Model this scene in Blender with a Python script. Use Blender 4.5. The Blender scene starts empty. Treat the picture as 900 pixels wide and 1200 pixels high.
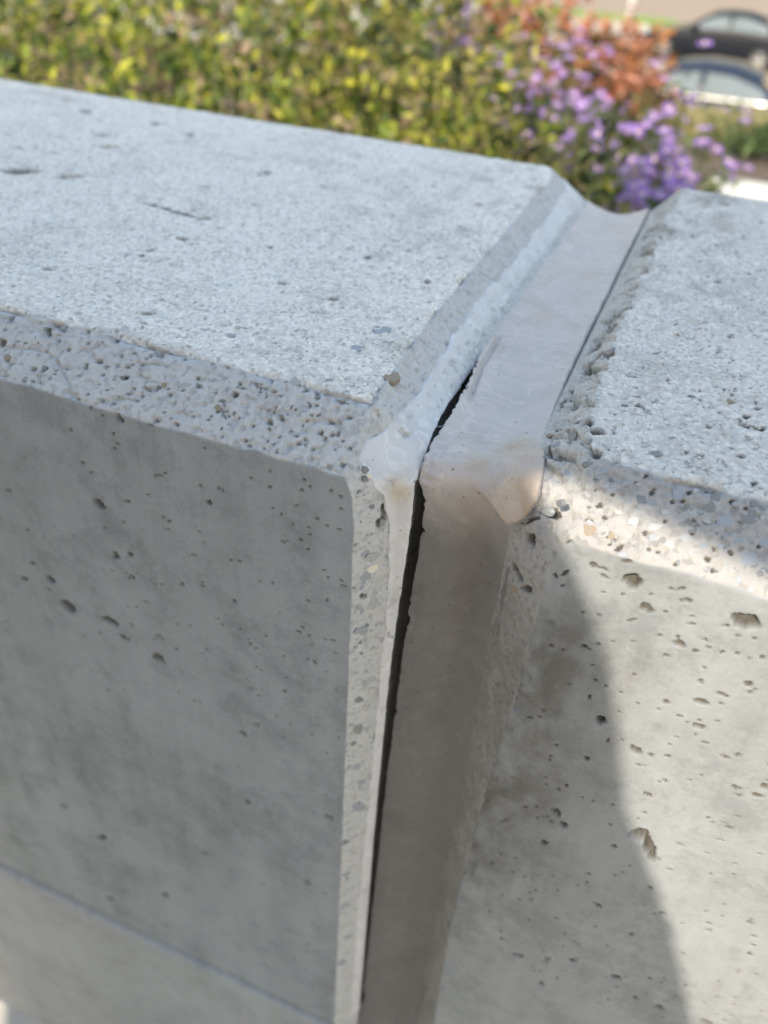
import bpy, bmesh, math, random
import numpy as np
from mathutils import Vector, Matrix
SC = bpy.context.scene
COL = SC.collection
PI = math.pi

# ---------------------------------------------------------------- camera
CAM_Z = 0.603                      # phone lens about 60 cm above the paving
U = 0.09/140.0                     # one wall unit (about 0.64 mm): the wall is modelled in these
R = np.array([[0.92481411, 0.37650005, 0.05446626],
              [-0.26979742, 0.54819331, 0.79163972],
              [0.26819436, -0.74681444, 0.60855565]])   # rows: camera right, up, back
cam_d = bpy.data.cameras.new('camera')
cam = bpy.data.objects.new('camera', cam_d)
COL.objects.link(cam)
m = Matrix([[R[0][i], R[1][i], R[2][i], 0] for i in range(3)] + [[0, 0, 0, 1]])
m[2][3] = CAM_Z
cam.matrix_world = m
cam_d.sensor_fit = 'VERTICAL'
cam_d.sensor_height = 36.0
cam_d.sensor_width = 27.0
cam_d.lens = 28.8
cam_d.clip_start = 0.01
cam_d.clip_end = 2000
cam_d.dof.use_dof = True
cam_d.dof.focus_distance = 0.182
cam_d.dof.aperture_fstop = 11.5
SC.camera = cam

# ---------------------------------------------------------------- sky, sun, exposure
SUN_SX, SUN_TAN = 0.12, 0.90       # sunlight travels along (sx, 1, -tan)
sun_el = math.atan2(SUN_TAN, math.hypot(1, SUN_SX))
sun_az = math.atan2(-SUN_SX, -1.0)
W = bpy.data.worlds.new('World')
SC.world = W
W.use_nodes = True
wn = W.node_tree.nodes
sky = wn.new('ShaderNodeTexSky')
sky.sky_type = 'NISHITA'
sky.sun_disc = False
sky.sun_elevation = sun_el
sky.sun_rotation = sun_az % (2*PI)
sky.air_density = 3.5
sky.dust_density = 1.5
sky.ozone_density = 4.5
bg = wn['Background']
bg.inputs['Strength'].default_value = 0.15
tint = wn.new('ShaderNodeMix'); tint.data_type = 'RGBA'; tint.blend_type = 'MULTIPLY'   # even white balance over the whole sky
tint.inputs[0].default_value = 1.0
tint.inputs[7].default_value = (1.02, 0.945, 1.05, 1)
W.node_tree.links.new(sky.outputs[0], tint.inputs[6])
W.node_tree.links.new(tint.outputs[2], bg.inputs[0])
sd = bpy.data.lights.new('sun', 'SUN')
sd.energy = 3.3
sd.angle = math.radians(0.53)
sd.color = (1.0, 0.87, 0.69)
sun = bpy.data.objects.new('sun', sd)
COL.objects.link(sun)
sun.rotation_euler = Vector((SUN_SX, 1.0, -SUN_TAN)).to_track_quat('-Z', 'Y').to_euler()
sun.location = (-1, -6, 6)
SC.view_settings.view_transform = 'Standard'
SC.view_settings.look = 'None'
SC.view_settings.gamma = 1.0
SC.view_settings.exposure = 1.28
SC.render.engine = 'CYCLES'
SC.cycles.use_denoising = True
SC.cycles.max_bounces = 6

# ---------------------------------------------------------------- helpers
rng = np.random.default_rng(7)
random.seed(7)

def tag(o, label=None, cat=None, group=None, kind=None):
    if label: o['label'] = label
    if cat: o['category'] = cat
    if group: o['group'] = group
    if kind: o['kind'] = kind
    return o

def empty(name, loc, rz=0.0):
    o = bpy.data.objects.new(name, None)
    o.empty_display_size = 0.1
    o.location = loc
    o.rotation_euler = (0, 0, rz)
    COL.objects.link(o)
    return o

def link(name, me, mat=None, parent=None, loc=None):
    o = bpy.data.objects.new(name, me)
    if mat is not None and not me.materials:
        for q in (mat if isinstance(mat, (list, tuple)) else [mat]):
            me.materials.append(q)
    COL.objects.link(o)
    if parent is not None: o.parent = parent
    if loc is not None: o.location = loc
    return o

def mesh_np(name, V, F, smooth=True, mats=None):
    """V (n,3), F (m,k) with k 3 or 4"""
    V = np.ascontiguousarray(V, dtype=np.float32)
    F = np.ascontiguousarray(F, dtype=np.int32)
    me = bpy.data.meshes.new(name)
    k = F.shape[1]
    me.vertices.add(len(V)); me.vertices.foreach_set('co', V.ravel())
    me.loops.add(F.size); me.loops.foreach_set('vertex_index', F.ravel())
    me.polygons.add(len(F))
    me.polygons.foreach_set('loop_start', np.arange(0, F.size, k, dtype=np.int32))
    me.polygons.foreach_set('use_smooth', np.full(len(F), smooth, dtype=bool))
    if mats is not None:
        me.polygons.foreach_set('material_index', np.asarray(mats, dtype=np.int32))
    me.update(calc_edges=True)
    return me

def set_col(me, name, C):
    C = np.asarray(C, dtype=np.float32)
    if C.shape[1] == 3: C = np.concatenate([C, np.ones((len(C), 1), np.float32)], 1)
    a = me.attributes.new(name, 'FLOAT_COLOR', 'POINT')
    a.data.foreach_set('color', np.ascontiguousarray(C).ravel())

def mesh_bm(name, bm, smooth=False):
    bmesh.ops.recalc_face_normals(bm, faces=bm.faces)
    me = bpy.data.meshes.new(name)
    bm.to_mesh(me); bm.free()
    if smooth: me.shade_smooth()
    return me

def grid_faces(nr, nc, off=0):
    i = np.arange(nr-1)[:, None]*nc + np.arange(nc-1)[None, :] + off
    return np.stack([i, i+1, i+nc+1, i+nc], -1).reshape(-1, 4)

def tube(pts, rad, n=6):
    pts = np.array(pts, float); m_ = len(pts)
    V = []
    for i in range(m_):
        t = pts[min(i+1, m_-1)]-pts[max(i-1, 0)]; t /= np.linalg.norm(t)
        a = np.cross(t, [0.3, 0.9, 0.1] if abs(t[2]) > 0.8 else [0, 0, 1]); a /= np.linalg.norm(a); b = np.cross(t, a)
        for k in range(n):
            th = 2*PI*k/n; V.append(pts[i]+(a*math.cos(th)+b*math.sin(th))*rad[i])
    F = [[i*n+k, i*n+(k+1) % n, (i+1)*n+(k+1) % n, (i+1)*n+k] for i in range(m_-1) for k in range(n)]
    V += [pts[0], pts[-1]]
    for k in range(n):
        F.append([len(V)-2, (k+1) % n, k, k]); F.append([len(V)-1, (m_-1)*n+k, (m_-1)*n+(k+1) % n, (m_-1)*n+(k+1) % n])
    return np.array(V), F
def tube_mesh(name, pts, rad, n=6):
    V, F = tube(pts, rad, n)
    me = bpy.data.meshes.new(name); me.from_pydata([tuple(v) for v in V], [], [tuple(dict.fromkeys(f)) for f in F]); me.shade_smooth(); me.update()
    return me


# value noise -------------------------------------------------------
def _h(i, j, k, s):
    with np.errstate(over='ignore'):
        n = (i.astype(np.uint32)*np.uint32(374761393) + j.astype(np.uint32)*np.uint32(668265263)
             + k.astype(np.uint32)*np.uint32(2246822519) + np.uint32(s*3266489917 & 0xffffffff))
        n = (n ^ (n >> np.uint32(13)))*np.uint32(1274126177)
        n = n ^ (n >> np.uint32(16))
    return n.astype(np.float32)/np.float32(4294967295.0)

def noise(P, scale, seed=0):
    """smooth noise 0..1; scale = size of one cell (scalar or 3)"""
    Q = np.asarray(P, np.float32)/np.asarray(scale, np.float32) + 1000.5
    I = np.floor(Q); f = Q - I; I = I.astype(np.int64)
    f = f*f*f*(f*(f*6-15)+10)
    out = 0
    for a in (0, 1):
        wa = f[..., 0] if a else 1-f[..., 0]
        for b in (0, 1):
            wb = f[..., 1] if b else 1-f[..., 1]
            for c in (0, 1):
                wc = f[..., 2] if c else 1-f[..., 2]
                out = out + wa*wb*wc*_h(I[..., 0]+a, I[..., 1]+b, I[..., 2]+c, seed)
    return out

def fbm(P, scale, octs=3, seed=0, gain=0.5):
    s, a, t = 0, 1.0, 0.0
    scale = np.asarray(scale, np.float32)
    for o in range(octs):
        s = s + a*noise(P, scale/(2**o), seed+o*17)
        t += a; a *= gain
    return s/t

def sstep(a, b, x):
    t = np.clip((x-a)/(b-a), 0, 1)
    return t*t*(3-2*t)

# ---------------------------------------------------------------- materials
def new_mat(name):
    mt = bpy.data.materials.new(name)
    mt.use_nodes = True
    return mt, mt.node_tree.nodes, mt.node_tree.links, mt.node_tree.nodes['Principled BSDF']

def ramp(nd, stops):
    r = nd.new('ShaderNodeValToRGB')
    e = r.color_ramp.elements
    while len(e) > 1: e.remove(e[-1])
    e[0].position, e[0].color = stops[0][0], (*stops[0][1], 1)
    for p, c in stops[1:]:
        q = e.new(p); q.color = (*c, 1)
    return r

def tex(nd, lk, kind, scale, co, **kw):
    t = nd.new('ShaderNodeTex'+kind)
    t.inputs['Scale'].default_value = scale
    for k, v in kw.items():
        if k in t.inputs: t.inputs[k].default_value = v
        else: setattr(t, k, v)
    lk.new(co, t.inputs['Vector'])
    return t

def mix(nd, lk, fac, a, b, blend='MIX'):
    x = nd.new('ShaderNodeMix'); x.data_type = 'RGBA'; x.blend_type = blend
    for sock, v in ((x.inputs[0], fac), (x.inputs[6], a), (x.inputs[7], b)):
        if hasattr(v, 'is_linked'): lk.new(v, sock)
        elif isinstance(v, (int, float)): sock.default_value = v
        else: sock.default_value = (*v, 1)
    return x.outputs[2]

def mathn(nd, lk, op, a, b=None):
    x = nd.new('ShaderNodeMath'); x.operation = op
    for i, v in enumerate((a, b)):
        if v is None: continue
        if hasattr(v, 'is_linked'): lk.new(v, x.inputs[i])
        else: x.inputs[i].default_value = v
    return x.outputs[0]

def simple(name, col, rough=0.6, metal=0.0, var=0.12, scale=30.0, bump=0.0, coat=0.0, spec=0.5):
    mt, nd, lk, bs = new_mat(name)
    co = nd.new('ShaderNodeTexCoord').outputs['Object']
    t = tex(nd, lk, 'Noise', scale, co, Detail=5.0)
    lo = tuple(c*(1-var) for c in col); hi = tuple(min(1, c*(1+var)) for c in col)
    r = ramp(nd, [(0.3, lo), (0.7, hi)])
    lk.new(t.outputs['Fac'], r.inputs[0]); lk.new(r.outputs[0], bs.inputs['Base Color'])
    bs.inputs['Roughness'].default_value = rough
    bs.inputs['Metallic'].default_value = metal
    bs.inputs['Coat Weight'].default_value = coat
    bs.inputs['Specular IOR Level'].default_value = spec
    if bump:
        b = nd.new('ShaderNodeBump'); b.inputs['Strength'].default_value = bump; b.inputs['Distance'].default_value = 0.1/scale
        lk.new(t.outputs['Fac'], b.inputs['Height']); lk.new(b.outputs[0], bs.inputs['Normal'])
    return mt
def concrete_mat(name, f_col, c_col, t_col):
    """form face / ground chamfer / sandblasted top, told apart by the mesh attribute 'finish' (r top, g chamfer, b stains plus painted shade)"""
    mt, nd, lk, bs = new_mat(name)
    co = nd.new('ShaderNodeTexCoord').outputs['Object']
    at = nd.new('ShaderNodeAttribute'); at.attribute_name = 'finish'
    sep = nd.new('ShaderNodeSeparateColor'); lk.new(at.outputs['Color'], sep.inputs[0])
    wt, wc, wd = sep.outputs[0], sep.outputs[1], sep.outputs[2]
    # cast face: cloudy, with darker blotches and faint vertical runs
    big = tex(nd, lk, 'Noise', 16.0, co, Detail=6.0, Roughness=0.65)
    mp = nd.new('ShaderNodeMapping'); mp.inputs['Scale'].default_value = (75, 75, 7); lk.new(co, mp.inputs[0])
    run = tex(nd, lk, 'Noise', 1.0, mp.outputs[0], Detail=4.0, Roughness=0.65)
    fine = tex(nd, lk, 'Noise', 900.0, co, Detail=3.0, Roughness=0.7)
    mid = tex(nd, lk, 'Noise', 120.0, co, Detail=6.0, Roughness=0.75)
    dk = tuple(c*0.58 for c in f_col); lt = tuple(c*1.26 for c in f_col)
    r1 = ramp(nd, [(0.38, dk), (0.485, f_col), (0.60, lt)])
    s = mathn(nd, lk, 'ADD', mathn(nd, lk, 'MULTIPLY', big.outputs['Fac'], 0.42), mathn(nd, lk, 'MULTIPLY', run.outputs['Fac'], 0.33))
    s = mathn(nd, lk, 'ADD', s, mathn(nd, lk, 'MULTIPLY', mid.outputs['Fac'], 0.25))
    lk.new(s, r1.inputs[0])
    face = mix(nd, lk, 0.38, r1.outputs[0], ramp_out(nd, lk, fine.outputs['Fac'], [(0.3, tuple(c*0.85 for c in f_col)), (0.7, tuple(c*1.12 for c in f_col))]))
    blot = tex(nd, lk, 'Noise', 45.0, co, Detail=8.0, Roughness=0.8, Distortion=0.2)
    bl = ramp_out(nd, lk, blot.outputs['Fac'], [(0.49, (1, 1, 1)), (0.60, (0.72, 0.73, 0.74))])
    face = mix(nd, lk, 0.7, face, bl, 'MULTIPLY')
    # ground chamfer: pale paste with sand
    vs = tex(nd, lk, 'Voronoi', 900.0, co)
    sand = ramp_out(nd, lk, vs.outputs['Color'], [(0.15, tuple(c*0.62 for c in c_col)), (0.35, c_col), (0.85, tuple(min(1, c*1.18) for c in c_col))])
    pst = ramp_out(nd, lk, mid.outputs['Fac'], [(0.3, tuple(c*0.86 for c in c_col)), (0.65, tuple(c*1.08 for c in c_col))])
    cham = mix(nd, lk, 0.45, sand, pst)
    # sandblasted top: salt and pepper grain
    v2 = tex(nd, lk, 'Voronoi', 1150.0, co)
    grain = ramp_out(nd, lk, v2.outputs['Color'], [(0.08, tuple(c*0.30 for c in t_col)), (0.26, tuple(c*0.85 for c in t_col)), (0.55, tuple(c*1.05 for c in t_col)), (0.9, tuple(min(1, c*1.4) for c in t_col))])
    clouds = tex(nd, lk, 'Noise', 28.0, co, Detail=6.0, Roughness=0.65, Distortion=0.7)
    tcl = ramp_out(nd, lk, clouds.outputs['Fac'], [(0.33, (t_col[0]*0.66, t_col[1]*0.645, t_col[2]*0.62)), (0.47, t_col), (0.66, tuple(min(1, c*1.12) for c in t_col))])
    top = mix(nd, lk, 0.36, grain, tcl)
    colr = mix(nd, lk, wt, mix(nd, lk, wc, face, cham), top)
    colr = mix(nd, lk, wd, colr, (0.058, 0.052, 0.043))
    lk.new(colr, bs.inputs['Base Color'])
    bs.inputs['Roughness'].default_value = 0.82
    bs.inputs['Specular IOR Level'].default_value = 0.35
    # relief
    g1 = tex(nd, lk, 'Noise', 1500.0, co, Detail=4.0, Roughness=0.75)
    g2 = tex(nd, lk, 'Noise', 420.0, co, Detail=5.0, Roughness=0.7)
    rgh = mathn(nd, lk, 'MAXIMUM', wt, wc)
    st = mathn(nd, lk, 'ADD', mathn(nd, lk, 'ADD', mathn(nd, lk, 'MULTIPLY', rgh, 0.5), mathn(nd, lk, 'MULTIPLY', wt, 0.35)), 0.25)
    hh = mathn(nd, lk, 'ADD', mathn(nd, lk, 'MULTIPLY', g1.outputs['Fac'], 0.35), mathn(nd, lk, 'MULTIPLY', g2.outputs['Fac'], 0.65))
    b = nd.new('ShaderNodeBump'); b.inputs['Distance'].default_value = 0.0011
    lk.new(st, b.inputs['Strength']); lk.new(hh, b.inputs['Height']); lk.new(b.outputs[0], bs.inputs['Normal'])
    return mt

def ramp_out(nd, lk, src, stops):
    r = ramp(nd, stops); lk.new(src, r.inputs[0]); return r.outputs[0]

def sealant_mat(name, base, stain, bump=0.5, rough=0.55):
    mt, nd, lk, bs = new_mat(name)
    co = nd.new('ShaderNodeTexCoord').outputs['Object']
    at = nd.new('ShaderNodeAttribute'); at.attribute_name = 'finish'
    sep = nd.new('ShaderNodeSeparateColor'); lk.new(at.outputs['Color'], sep.inputs[0])
    n1 = tex(nd, lk, 'Noise', 60.0, co, Detail=4.0, Roughness=0.6, Distortion=1.2)
    n2 = tex(nd, lk, 'Noise', 500.0, co, Detail=4.0, Roughness=0.7)
    sw = tex(nd, lk, 'Noise', 95.0, co, Detail=3.0, Roughness=0.55, Distortion=2.5)
    a = ramp_out(nd, lk, n1.outputs['Fac'], [(0.3, tuple(c*0.88 for c in base)), (0.5, base), (0.7, tuple(min(1, c*1.05) for c in base))])
    a = mix(nd, lk, ramp_out(nd, lk, sw.outputs['Fac'], [(0.56, (0, 0, 0)), (0.62, (0.5, 0.5, 0.5)), (0.70, (0, 0, 0))]), a, tuple(min(1, c*1.28) for c in base))
    sp_ = tex(nd, lk, 'Voronoi', 260.0, co)
    a = mix(nd, lk, ramp_out(nd, lk, sp_.outputs['Distance'], [(0.05, (0.75, 0.75, 0.75)), (0.11, (0, 0, 0))]), a, (0.12, 0.11, 0.10))
    f = mathn(nd, lk, 'MULTIPLY', sep.outputs[0], mathn(nd, lk, 'ADD', mathn(nd, lk, 'MULTIPLY', n2.outputs['Fac'], 1.0), 0.35))
    f2 = nd.new('ShaderNodeClamp'); lk.new(f, f2.inputs[0])
    c = mix(nd, lk, f2.outputs[0], a, stain)
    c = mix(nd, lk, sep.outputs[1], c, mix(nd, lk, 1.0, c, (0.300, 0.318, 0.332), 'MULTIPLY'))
    lk.new(c, bs.inputs['Base Color'])
    bs.inputs['Roughness'].default_value = rough
    bs.inputs['Specular IOR Level'].default_value = 0.3
    b = nd.new('ShaderNodeBump'); b.inputs['Strength'].default_value = bump; b.inputs['Distance'].default_value = 0.0006
    n3 = tex(nd, lk, 'Noise', 1600.0, co, Detail=3.0, Roughness=0.7)
    mw = nd.new('ShaderNodeMapping'); mw.inputs['Scale'].default_value = (900, 160, 160); lk.new(co, mw.inputs[0])
    n4 = tex(nd, lk, 'Noise', 1.0, mw.outputs[0], Detail=4.0, Roughness=0.65, Distortion=0.8)
    hh = mathn(nd, lk, 'ADD', mathn(nd, lk, 'ADD', n2.outputs['Fac'], mathn(nd, lk, 'MULTIPLY', n3.outputs['Fac'], 0.5)), mathn(nd, lk, 'ADD', mathn(nd, lk, 'MULTIPLY', n1.outputs['Fac'], 2.0), mathn(nd, lk, 'MULTIPLY', n4.outputs['Fac'], 0.8)))
    lk.new(hh, b.inputs['Height']); lk.new(b.outputs[0], bs.inputs['Normal'])
    return mt

def leaf_mat(name, cols, rough=0.5, trans=0.25):
    """cols: ramp over the mesh attribute 'tint' (random per leaf)"""
    mt, nd, lk, bs = new_mat(name)
    at = nd.new('ShaderNodeAttribute'); at.attribute_name = 'tint'
    n = len(cols)
    c = ramp_out(nd, lk, at.outputs['Fac'], [(i/(n-1) if n > 1 else 0, q) for i, q in enumerate(cols)])
    co = nd.new('ShaderNodeTexCoord').outputs['Object']
    nz = tex(nd, lk, 'Noise', 90.0, co, Detail=2.0)
    c = mix(nd, lk, 0.5, c, ramp_out(nd, lk, nz.outputs['Fac'], [(0.3, (0.55, 0.55, 0.55)), (0.7, (1, 1, 1))]), 'MULTIPLY')
    lk.new(c, bs.inputs['Base Color'])
    bs.inputs['Roughness'].default_value = rough
    bs.inputs['Specular IOR Level'].default_value = 0.3
    tr = nd.new('ShaderNodeBsdfTranslucent'); lk.new(c, tr.inputs['Color'])
    ms = nd.new('ShaderNodeMixShader'); ms.inputs[0].default_value = trans
    lk.new(bs.outputs[0], ms.inputs[1]); lk.new(tr.outputs[0], ms.inputs[2])
    lk.new(ms.outputs[0], nd['Material Output'].inputs['Surface'])
    return mt

# ================================================================ THE WALL (two precast blocks and the sealed joint)
# wall units: x along the wall, y away from the lens, z up, lens at the origin; world = units*U, z + CAM_Z
FY, TZ, CZ, TY, BY = 206.5, -140.0, -158.5, 228.0, 560.0
def world(P):
    Q = np.asarray(P, np.float64)*U
    Q[..., 2] += CAM_Z
    return Q

def seq(*segs):
    """(start, stop, step), ... -> increasing list of samples"""
    out = []
    for a, b, st in segs:
        n = max(1, int(round(abs(b-a)/st)))
        out += list(a+(b-a)*np.arange(n)/n)
    out.append(segs[-1][1])
    return np.array(out)

def profile(fine):
    f = fine
    zf = seq((-960, -622, 14), (-622, -590, 1.3), (-590, -430, 2.0), (-430, -290, 1.2*f), (-290, CZ, 0.66*f))
    c = seq((0, 1, 0.55/28.4))
    yt = seq((TY, 290, 0.72*f), (290, BY, 1.1*f))
    b = seq((0, 1, 0.1))
    zb = seq((CZ, -300, 12), (-300, -960, 60))
    Y = np.concatenate([np.full(len(zf), FY), FY+(TY-FY)*c[1:], yt[1:], BY+(TY-FY)*b[1:], np.full(len(zb)-1, BY+TY-FY)])
    Z = np.concatenate([zf, CZ+(TZ-CZ)*c[1:], np.full(len(yt)-1, TZ), TZ+(CZ-TZ)*b[1:], zb[1:]])
    nf, nc, nt = len(zf), len(zf)+len(c)-1, len(zf)+len(c)+len(yt)-2
    S = np.concatenate([[0], np.cumsum(np.hypot(np.diff(Y), np.diff(Z)))])
    def at(s): return np.interp(s, S, Y), np.interp(s, S, Z)
    r = 1.5
    ya, za = at(S-r); yb, zb_ = at(S+r)
    Ys, Zs = Y*0.5+0.25*(ya+yb), Z*0.5+0.25*(za+zb_)
    Ys[0], Zs[0] = Y[0], Z[0]
    # miter directions used to step inwards at the end chamfer
    k, fade = 0.414, 85.0
    s1, s2, s3, s4 = S[nf-1], S[nc-1], S[nt-1], S[nt+9]
    ey = np.interp(S, [0, s1-fade, s1, s2, s2+fade, s3-fade, s3, s4, s4+fade, S[-1]], [1, 1, 1, k, 0, 0, -k, -1, -1, -1])
    ez = np.interp(S, [0, s1-fade, s1, s2, s2+fade, s3-fade, s3, s4, s4+fade, S[-1]], [0, 0, -k, -1, -1, -1, -1, -k, 0, 0])
    return dict(Y=Ys, Z=Zs, S=S, ey=ey, ez=ez, s1=s1, s2=s2, s3=s3, s4=s4)

def grid_normals(P):
    du = np.gradient(P, axis=1); dv = np.gradient(P, axis=0)
    n = np.cross(du, dv)
    return n/np.maximum(np.linalg.norm(n, axis=-1, keepdims=True), 1e-9)

def end_x(pr, side):
    """x of the joint-side edge, run of the end chamfer and its depth, for every profile row"""
    S, Y, Z = pr['S'], pr['Y'], pr['Z']
    s1, s2 = pr['s1'], pr['s2']
    if side < 0:
        face = np.interp(Z, [-960, -450, -235, -176, -166, -159], [-84.3, -84.4, -84.7, -85.0, -86.0, -89.0])
        top = np.interp(Y, [TY, 245, 282, 320, 435, 540, BY], [-88.5, -90.5, -92.5, -94.0, -95.3, -96.5, -103.0])
        xend = -72.6
        dep = np.interp(S, [0, s1, s2, s2+40, S[-1]], [13.5, 13.5, 15, 17, 17])
    else:
        face = np.interp(Z, [-960, -520, -428, -353, -292, -242, -200, -180, -165, -159], [-21, -21, -23.2, -23.0, -20.5, -18.2, -16.9, -16.6, -15.6, -13.0])
        top = np.interp(Y, [TY, 236, 246, 278, 320, 540, BY], [-12.8, -15.5, -17.8, -19.5, -21.0, -20.6, -19.0])
        xend = -34.5
        dep = np.interp(S, [0, s1, s2, s2+40, S[-1]], [17.5, 17, 15.5, 15.5, 15.5])
    w = np.clip((S-s1)/(s2-s1), 0, 1)
    xe = np.where(S <= s1, face, np.where(S >= s2, top, face[np.searchsorted(S, s1)]*(1-w)+top[np.searchsorted(S, s2)]*w))
    xe = np.where(S > pr['s3'], top[np.searchsorted(S, pr['s3'])-1], xe)
    return xe, xend-xe, dep

def build_block(side, pits, nrand, seed):
    pr = profile(1.0 if side < 0 else 0.85)
    S, Y, Z = pr['S'], pr['Y'], pr['Z']
    xe, run, dep = end_x(pr, side)
    if side < 0: d = seq((0, 62, 0.66), (62, 165, 1.15), (165, 340, 2.4), (340, 520, 6), (520, 3200, 130))[::-1]
    else: d = seq((0, 70, 0.58), (70, 150, 1.0), (150, 330, 5), (330, 3200, 130))[::-1]
    sg = -1 if side < 0 else 1
    t = seq((0, 1, 0.6/18))[1:]
    q = seq((0, 60, 5))[1:]
    nr = len(S)
    ncol = len(d)+len(t)+len(q)
    P = np.zeros((nr, ncol, 3))
    # ragged arrises: the edge wanders a little
    ep = np.stack([S*0, S, S*0+side*7], -1)
    wob = (fbm(ep, 9.0, 3, 5)-0.5)*1.6 + (noise(ep, 45.0, 6)-0.5)*1.0
    xe = xe + sg*np.abs(wob)*0.8
    run = (-72.6 if side < 0 else -34.5)-xe
    fade = np.clip(1-d/300, 0, 1)
    xref = -86.0 if side < 0 else -18.0
    P[:, :len(d), 0] = xref+(xe[:, None]-xref)*fade[None]+sg*d[None]
    P[:, :len(d), 1] = Y[:, None]; P[:, :len(d), 2] = Z[:, None]
    a = len(d)
    P[:, a:a+len(t), 0] = xe[:, None]+run[:, None]*t[None]
    P[:, a:a+len(t), 1] = Y[:, None]+(pr['ey']*dep)[:, None]*t[None]
    P[:, a:a+len(t), 2] = Z[:, None]+(pr['ez']*dep)[:, None]*t[None]
    b = a+len(t)
    P[:, b:, 0] = (-72.6-4.5*sstep(0, 9, q)[None] if side < 0 else -34.5)
    P[:, b:, 1] = Y[:, None]+pr['ey'][:, None]*(dep[:, None]+q[None])
    P[:, b:, 2] = Z[:, None]+pr['ez'][:, None]*(dep[:, None]+q[None])
    N = grid_normals(P)
    if N[nr//8, 3, 1] > 0: N = -N            # front face must look towards -y
    # soften the normals across the arris columns
    # finish weights
    j = (noise(P, 7.0, 31)-0.5)*1.6
    chf = sstep(pr['s1']-0.8, pr['s1']+0.6, S[:, None]+j)*(1-sstep(pr['s2']-1.2, pr['s2']+1.2, S[:, None]+j*1.5))
    top = sstep(pr['s2']-1.2, pr['s2']+1.2, S[:, None]+j*1.5)*(1-sstep(pr['s3']-1, pr['s3']+1, S))[:, None]
    inner = np.zeros((nr, ncol)); inner[:, a:] = 1
    edge_d = np.concatenate([d, np.zeros(len(t)+len(q))])[None]
    wt = top*(1-inner)
    wc = np.maximum(chf, inner)*(1-wt)
    wf = np.clip(1-wt-wc, 0, 1)
    D = wf*((fbm(P, 60, 2, 1)-0.5)*0.9+(fbm(P, 7, 2, 2)-0.5)*0.22)
    D += wc*((fbm(P, 5.5, 3, 3)-0.5)*0.8 - 0.7*sstep(0.68, 0.78, noise(P, 2.3, 4)))
    D += wt*((fbm(P, 70, 2, 8)-0.5)*2.0 + (fbm(P, (3.0, 3.0, 3.0), 2, 9)-0.5)*1.25 - 0.5*sstep(0.66, 0.8, noise(P, 2.4, 10)))
    # worn arris between chamfer and top
    ar = np.exp(-((S[:, None]-pr['s2'])/2.2)**2)*(1-inner)
    D -= ar*(0.3+2.2*sstep(0.45, 0.75, noise(P, (9, 6, 6), 12)))
    ae = np.exp(-(edge_d/1.6)**2)*(1-inner)*wt
    D -= ae*(0.2+1.6*sstep(0.5, 0.8, noise(P, 8.0, 13)))
    if side < 0:   # honeycombed front chamfer
        cf = chf*(1-inner)
        hc = sstep(-175, -100, P[..., 0])*0.75+0.08
        D -= cf*hc*(0.85*sstep(0.52, 0.70, fbm(P, (7, 5, 4), 2, 21)) + 0.7*sstep(0.7, 0.8, noise(P, 1.7, 22)))
        cr = np.abs(noise(P, (26, 12, 9), 23)-0.5)
        D -= cf*1.0*(1-sstep(0.0, 0.03, cr))*sstep(0.45, 0.6, noise(P, 40, 24))
    else:          # raked, broken right-hand edge of the joint
        eg = inner.copy(); eg[:, b:] = 0
        tt = np.zeros((1, ncol)); tt[0, a:b] = t
        Q = np.stack([P[..., 0]*0.75+P[..., 1]*0.62, (P[..., 1]-P[..., 0])*0.11+P[..., 2]*0.08, P[..., 2]*0.5], -1)
        strength = np.where(S[:, None] > pr['s2'], 1.0, 0.55)*(1-0.6*sstep(pr['s3']-80, pr['s3'], S))[:, None]
        ontop = sstep(pr['s1'], pr['s2'], S)[:, None]
        calm = 1-sstep(0.62, 0.92, tt)
        D *= 1-eg*0.55
        D = D*(1-eg*(1-calm)*0.8)
        D -= eg*calm*strength*(0.35+0.65*ontop)*(3.0*sstep(0.48, 0.75, fbm(Q, 3.4, 4, 25, 0.6)) - 0.7)
        nearc = np.exp(-(edge_d/7.0)**2)*(1-inner)
        D -= nearc*top*3.2*sstep(0.52, 0.72, fbm(P, (7, 11, 7), 3, 26))*sstep(0.35, 0.6, noise(P, 45.0, 27))
        D -= nearc*wf*1.6*sstep(0.55, 0.7, fbm(P, 9, 3, 28))
    # reveal groove low on the face
    low = (S < pr['s1'])[:, None]*(1-inner)
    D -= wf*low*4.5*np.exp(-((P[..., 2]+604)/3.2)**2)
    D += wf*low*1.6*sstep(-606, -609, P[..., 2])
    if side > 0:
        wt = wt+inner*0.6*sstep(pr['s1'], pr['s2']+6, S)[:, None]*(edge_d < 0.01)
    dirt_shade = np.zeros((nr, ncol))
    if side > 0: dirt_shade += wf*np.exp(-(edge_d/34.0)**2)*sstep(-470, -300, P[..., 2])*sstep(-172, -205, P[..., 2])*(0.22+0.6*sstep(0.25, 0.8, fbm(P, (11, 11, 16), 5, 33, 0.65)))*(1-inner)  # face by the joint: mottled grime plus painted shade over the shadowed zone
    wc = np.maximum(wc, low*wf*0.22*sstep(-606, -609, P[..., 2]))
    pr_pts = P.reshape(-1, 3); Df = D.reshape(-1); Nf = N.reshape(-1, 3); df = dirt_shade.reshape(-1)
    if side > 0: dirt_shade += (1-sstep(pr['s1']-4, pr['s1'], S))[:, None]*inner*0.62*sstep(-170, -222, P[..., 2])*(0.45+0.8*(fbm(P, (6, 6, 9), 4, 36, 0.65)-0.2))  # shade of the turned-away end chamfer painted in, denser lower down
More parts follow.
